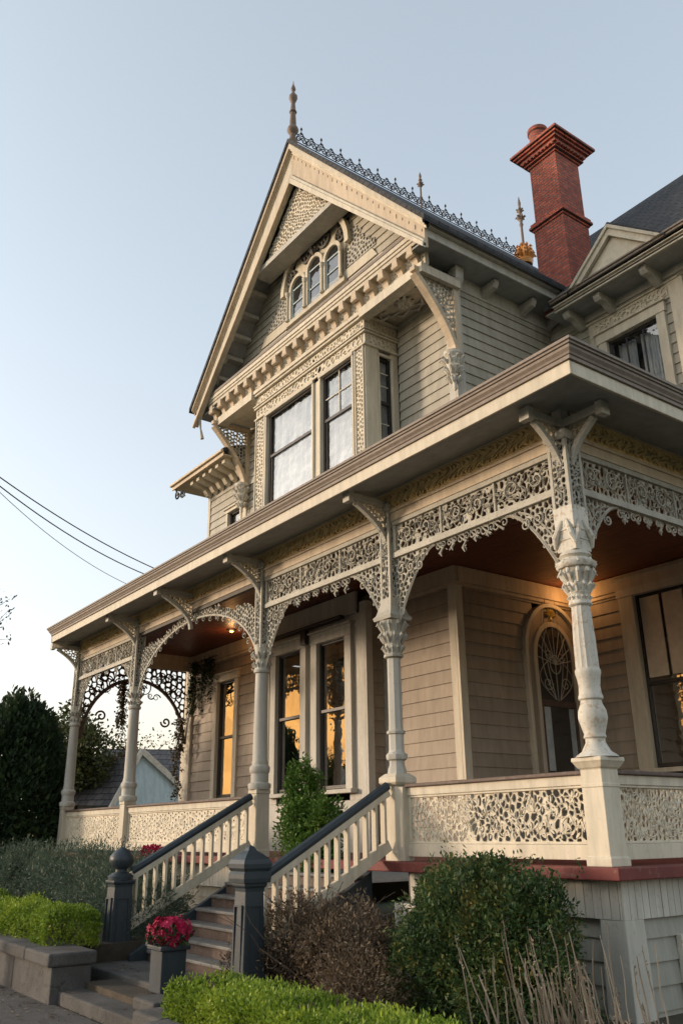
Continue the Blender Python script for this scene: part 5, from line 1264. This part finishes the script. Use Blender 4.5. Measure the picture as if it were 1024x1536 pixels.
p = along(-1, .425, 0, 60); tree((p.x, p.y, -1.8), 9.2, 3.0, 1600, 'thin bare-branched tree seen through the left porch arch above the roof', 13, sz=.2, limbs=40, base=.5, name='sparse_tree')
p = along(-1, .52, 0, 58); tree((p.x, p.y, -1.8), 8.2, 3.0, 2200, 'sparse golden tree seen right of the second post behind the blue gable', 14, sz=.2, limbs=36, base=.5, name='sparse_tree')
# twig of a street tree entering at the left edge
t = thing('street_tree', along(-1, .195, 0, 16.2)-Z*2.0, 'small twig with a few leaves poking in at the left edge above the cypress', 'tree')
R = random.Random(4); b = along(-1, .195, 0, 16.2); b.z = -1.8; mb = MB(); top = along(-1, .225, .235, 16.0)
mb.tube([b, V((b.x, b.y, 1.5)), V((b.x, b.y, 3.4))], [.14, .11, .05], 8); tips = []
for k in range(9):
    e = along(-1, R.uniform(.236, .262), R.uniform(.205, .262), 16+R.gauss(0, .2)); p = limb_path((b.x, b.y, 3.2), e, R, 6, .06); mb.tube(p, [.03, .02, .014, .01, .007, .005, .003], 4); tips += p[4:]
mb.build('trunk', 'bark', t); mb = MB()
for q in tips: leaves(mb, blob_pts(q, (.14, .14, .12), 7, R, inner=.8), .08, R=R)
mb.build('crown', 'darkleaf', t)
# trees across the street: the dark shapes mirrored in the golden porch windows
tree((-27, -8.5, -1.8), 5.6, 2.0, 5000, 'leafy street tree beyond the left edge, mirrored in the tall golden windows', 31, sz=.22, limbs=20)
tree((-33, -13.5, -1.8), 6.2, 2.2, 4000, 'smaller rounded street tree mirrored beside the first in the porch windows', 32, sz=.24, limbs=18)
# neighbour's house
D = V((-.921, .389, 0)); Rr = V((.389, .921, 0)); NO = along(-.921, .389, 0, 41); NO.z = -1.8
t = thing('neighbour_house', NO, 'low pale blue house with grey shingle roof seen through the left porch arches', 'house')
def nP(a, b, z): return V((NO.x, NO.y, 0))+Rr*a+D*b+Z*z
mb = MB()
def nbox(mb, a0, a1, b0, b1, z0, z1): mb.hexa([nP(a0, b0, z0), nP(a1, b0, z0), nP(a1, b1, z0), nP(a0, b1, z0), nP(a0, b0, z1), nP(a1, b0, z1), nP(a1, b1, z1), nP(a0, b1, z1)])
nbox(mb, -3.2, 5.5, 0, 8, -1.8, 1.75); mb.build('wall', 'whiteblue', t)
mb = MB(); q = mb.quad
q(nP(-4.0, -.6, 1.7), nP(1.0, -.6, 1.7), nP(1.0, 3.5, 4.3), nP(-1.2, 3.5, 4.3)); q(nP(1.0, -.6, 1.7), nP(6, -.6, 1.7), nP(5, 3.5, 4.3), nP(1, 3.5, 4.3)); q(nP(-4.0, 8.5, 1.7), nP(-4, -.6, 1.7), nP(-1.2, 3.5, 4.3), nP(-1.2, 3.6, 4.3))
q(nP(-.7, -2.7, 1.5), nP(.4, -1.6, 3.8), nP(-1.4, .5, 3.5), nP(-4.1, -1.2, 1.6)); q(nP(.4, -1.6, 3.8), nP(.4, 3.0, 3.8), nP(3.3, 1.5, 1.45), nP(3.3, -1.0, 1.45))
mb.build('roof', 'shingle2', t)
mb = MB(); n = len(mb.v); mb.v += [nP(-.6, -2.55, 1.45), nP(3.1, -.95, 1.4), nP(.4, -1.5, 3.7)]; mb.f.append((0, 1, 2)); nbox(mb, -1.0, 3.0, -.9, 0, -1.8, 1.42); mb.build('gable', 'whiteblue', t)
mb = MB()
mb.beam(nP(3.35, -1.05, 1.36), nP(.4, -1.65, 3.78), .1, .24); mb.beam(nP(-.7, -2.75, 1.4), nP(.4, -1.65, 3.78), .1, .2); mb.build('trim', 'white', t)
mb = MB(); nbox(mb, -3.7, -1.5, -.75, -.6, 1.5, 1.72); mb.build('trim', 'white', t)
mb = MB(); nbox(mb, -2.75, -2.1, -.06, 0, 0, 1.3); mb.build('window', 'room', t)
# utility cables
for k, (u0, z0, u1, z1, y_, lb) in enumerate(((.229, .398, .452, .318, 0, 'uppermost thin utility cable sloping to the porch roof at left'), (.229, .390, .438, .309, 0, 'middle thin utility cable sloping to the porch roof at left'), (.230, .388, .418, .291, 0, 'lowest, faintest utility cable sagging towards the porch roof at left'))):
    a = along(-1, u0-.03, z0+.02, 24); b = along(-1, u1, z1, 30); mb = MB()
    mb.tube([a.lerp(b, i/16)-Z*(.5+.15*k)*4*(i/16)*(1-i/16)*.5 for i in range(17)], .019 if k < 2 else .010, 5); o = mb.build('utility_cable', 'cable'); tag(o, lb, 'cable', 'utility cables at left')

# ================================================================== LIGHT, SKY, CAMERA
SUN_AZ, SUN_EL = radians(-138), radians(9)          # azimuth from +Y towards +X
sd = V((sin(SUN_AZ)*cos(SUN_EL), cos(SUN_AZ)*cos(SUN_EL), sin(SUN_EL)))
sun = bpy.data.lights.new('sun', 'SUN'); sun.energy = 1.35; sun.angle = radians(9); sun.color = (1, .79, .59)
so = bpy.data.objects.new('sun', sun); COL.objects.link(so); so.rotation_euler = sd.to_track_quat('Z', 'Y').to_euler(); so.location = (0, 0, 30)
w = bpy.data.worlds.new('World'); scene.world = w; w.use_nodes = True; nt = w.node_tree
sk = nt.nodes.new('ShaderNodeTexSky'); sk.sky_type = 'NISHITA'; sk.sun_disc = False; sk.sun_elevation = SUN_EL; sk.sun_rotation = SUN_AZ
sk.air_density = 1.0; sk.dust_density = 3.0; sk.ozone_density = 1.2; sk.altitude = 0
bg = nt.nodes['Background']; bg.inputs['Strength'].default_value = .15
hs = nt.nodes.new('ShaderNodeHueSaturation'); hs.inputs['Saturation'].default_value = .42
L = nt.links.new; L(sk.outputs[0], hs.inputs['Color'])
tc = N(nt, 'ShaderNodeTexCoord'); sp_ = N(nt, 'ShaderNodeSeparateXYZ'); L(tc.outputs['Generated'], sp_.inputs[0])
mr_ = N(nt, 'ShaderNodeMapRange'); mr_.inputs['From Min'].default_value = .02; mr_.inputs['From Max'].default_value = .55; L(sp_.outputs[2], mr_.inputs['Value'])
hz = ramp(nt, mr_.outputs[0], [(0, (1.5, .95, .45)), (.2, (.85, .66, .46)), (.42, (.52, .56, .58)), (1, (.47, .60, .71))])
s1_ = mixc(nt, 1.0, hs.outputs[0], hz, 'ADD')
dt = N(nt, 'ShaderNodeVectorMath', operation='DOT_PRODUCT'); L(tc.outputs['Generated'], dt.inputs[0]); dt.inputs[1].default_value = sd
cn = N(nt, 'ShaderNodeTexNoise', Scale=5, Detail=3, Roughness=.5); mpn = N(nt, 'ShaderNodeMapping'); mpn.inputs['Scale'].default_value = (1, 1, 3); L(tc.outputs['Generated'], mpn.inputs['Vector']); L(mpn.outputs[0], cn.inputs['Vector'])
g1 = N(nt, 'ShaderNodeMapRange', interpolation_type='SMOOTHSTEP'); g1.inputs['From Min'].default_value = .85; g1.inputs['From Max'].default_value = .935; L(dt.outputs['Value'], g1.inputs['Value'])
gm = N(nt, 'ShaderNodeMath', operation='MULTIPLY'); L(g1.outputs[0], gm.inputs[0]); gm.inputs[1].default_value = 1.0
gold = ramp(nt, cn.outputs['Fac'], [(.36, (3.0, 1.35, .36)), (.62, (6.0, 3.0, .85))])
g2 = N(nt, 'ShaderNodeMapRange', interpolation_type='SMOOTHSTEP'); g2.inputs['From Min'].default_value = .24; g2.inputs['From Max'].default_value = .38; g2.inputs['To Min'].default_value = 1; g2.inputs['To Max'].default_value = 0; L(sp_.outputs[2], g2.inputs['Value'])
gm2 = N(nt, 'ShaderNodeMath', operation='MULTIPLY'); L(gm.outputs[0], gm2.inputs[0]); L(g2.outputs[0], gm2.inputs[1])
s2_ = mixc(nt, gm2.outputs[0], s1_, gold)
L(s2_, bg.inputs['Color'])
cd = bpy.data.cameras.new('camera'); cam = bpy.data.objects.new('camera', cd); COL.objects.link(cam); scene.camera = cam
pt, ro, ya = radians(20.472), radians(-.655), radians(-53.714)
Fw = V((sin(ya)*cos(pt), cos(ya)*cos(pt), sin(pt))); Rt = V((cos(ya), -sin(ya), 0)); Up = Rt.cross(Fw)
R2 = Rt*cos(ro)+Up*sin(ro); U2 = -Rt*sin(ro)+Up*cos(ro)
cam.matrix_world = Matrix(((R2.x, U2.x, -Fw.x, 6.593), (R2.y, U2.y, -Fw.y, -8.464), (R2.z, U2.z, -Fw.z, .346), (0, 0, 0, 1)))
cd.sensor_fit = 'VERTICAL'; cd.sensor_height = 36; cd.sensor_width = 24; cd.lens = 36*1290.5/1536; cd.clip_end = 3000; cd.clip_start = .05
scene.render.resolution_x, scene.render.resolution_y = 682, 1024
scene.view_settings.view_transform = 'Standard'; scene.view_settings.look = 'None'; scene.view_settings.exposure = 1.2; scene.view_settings.gamma = 1
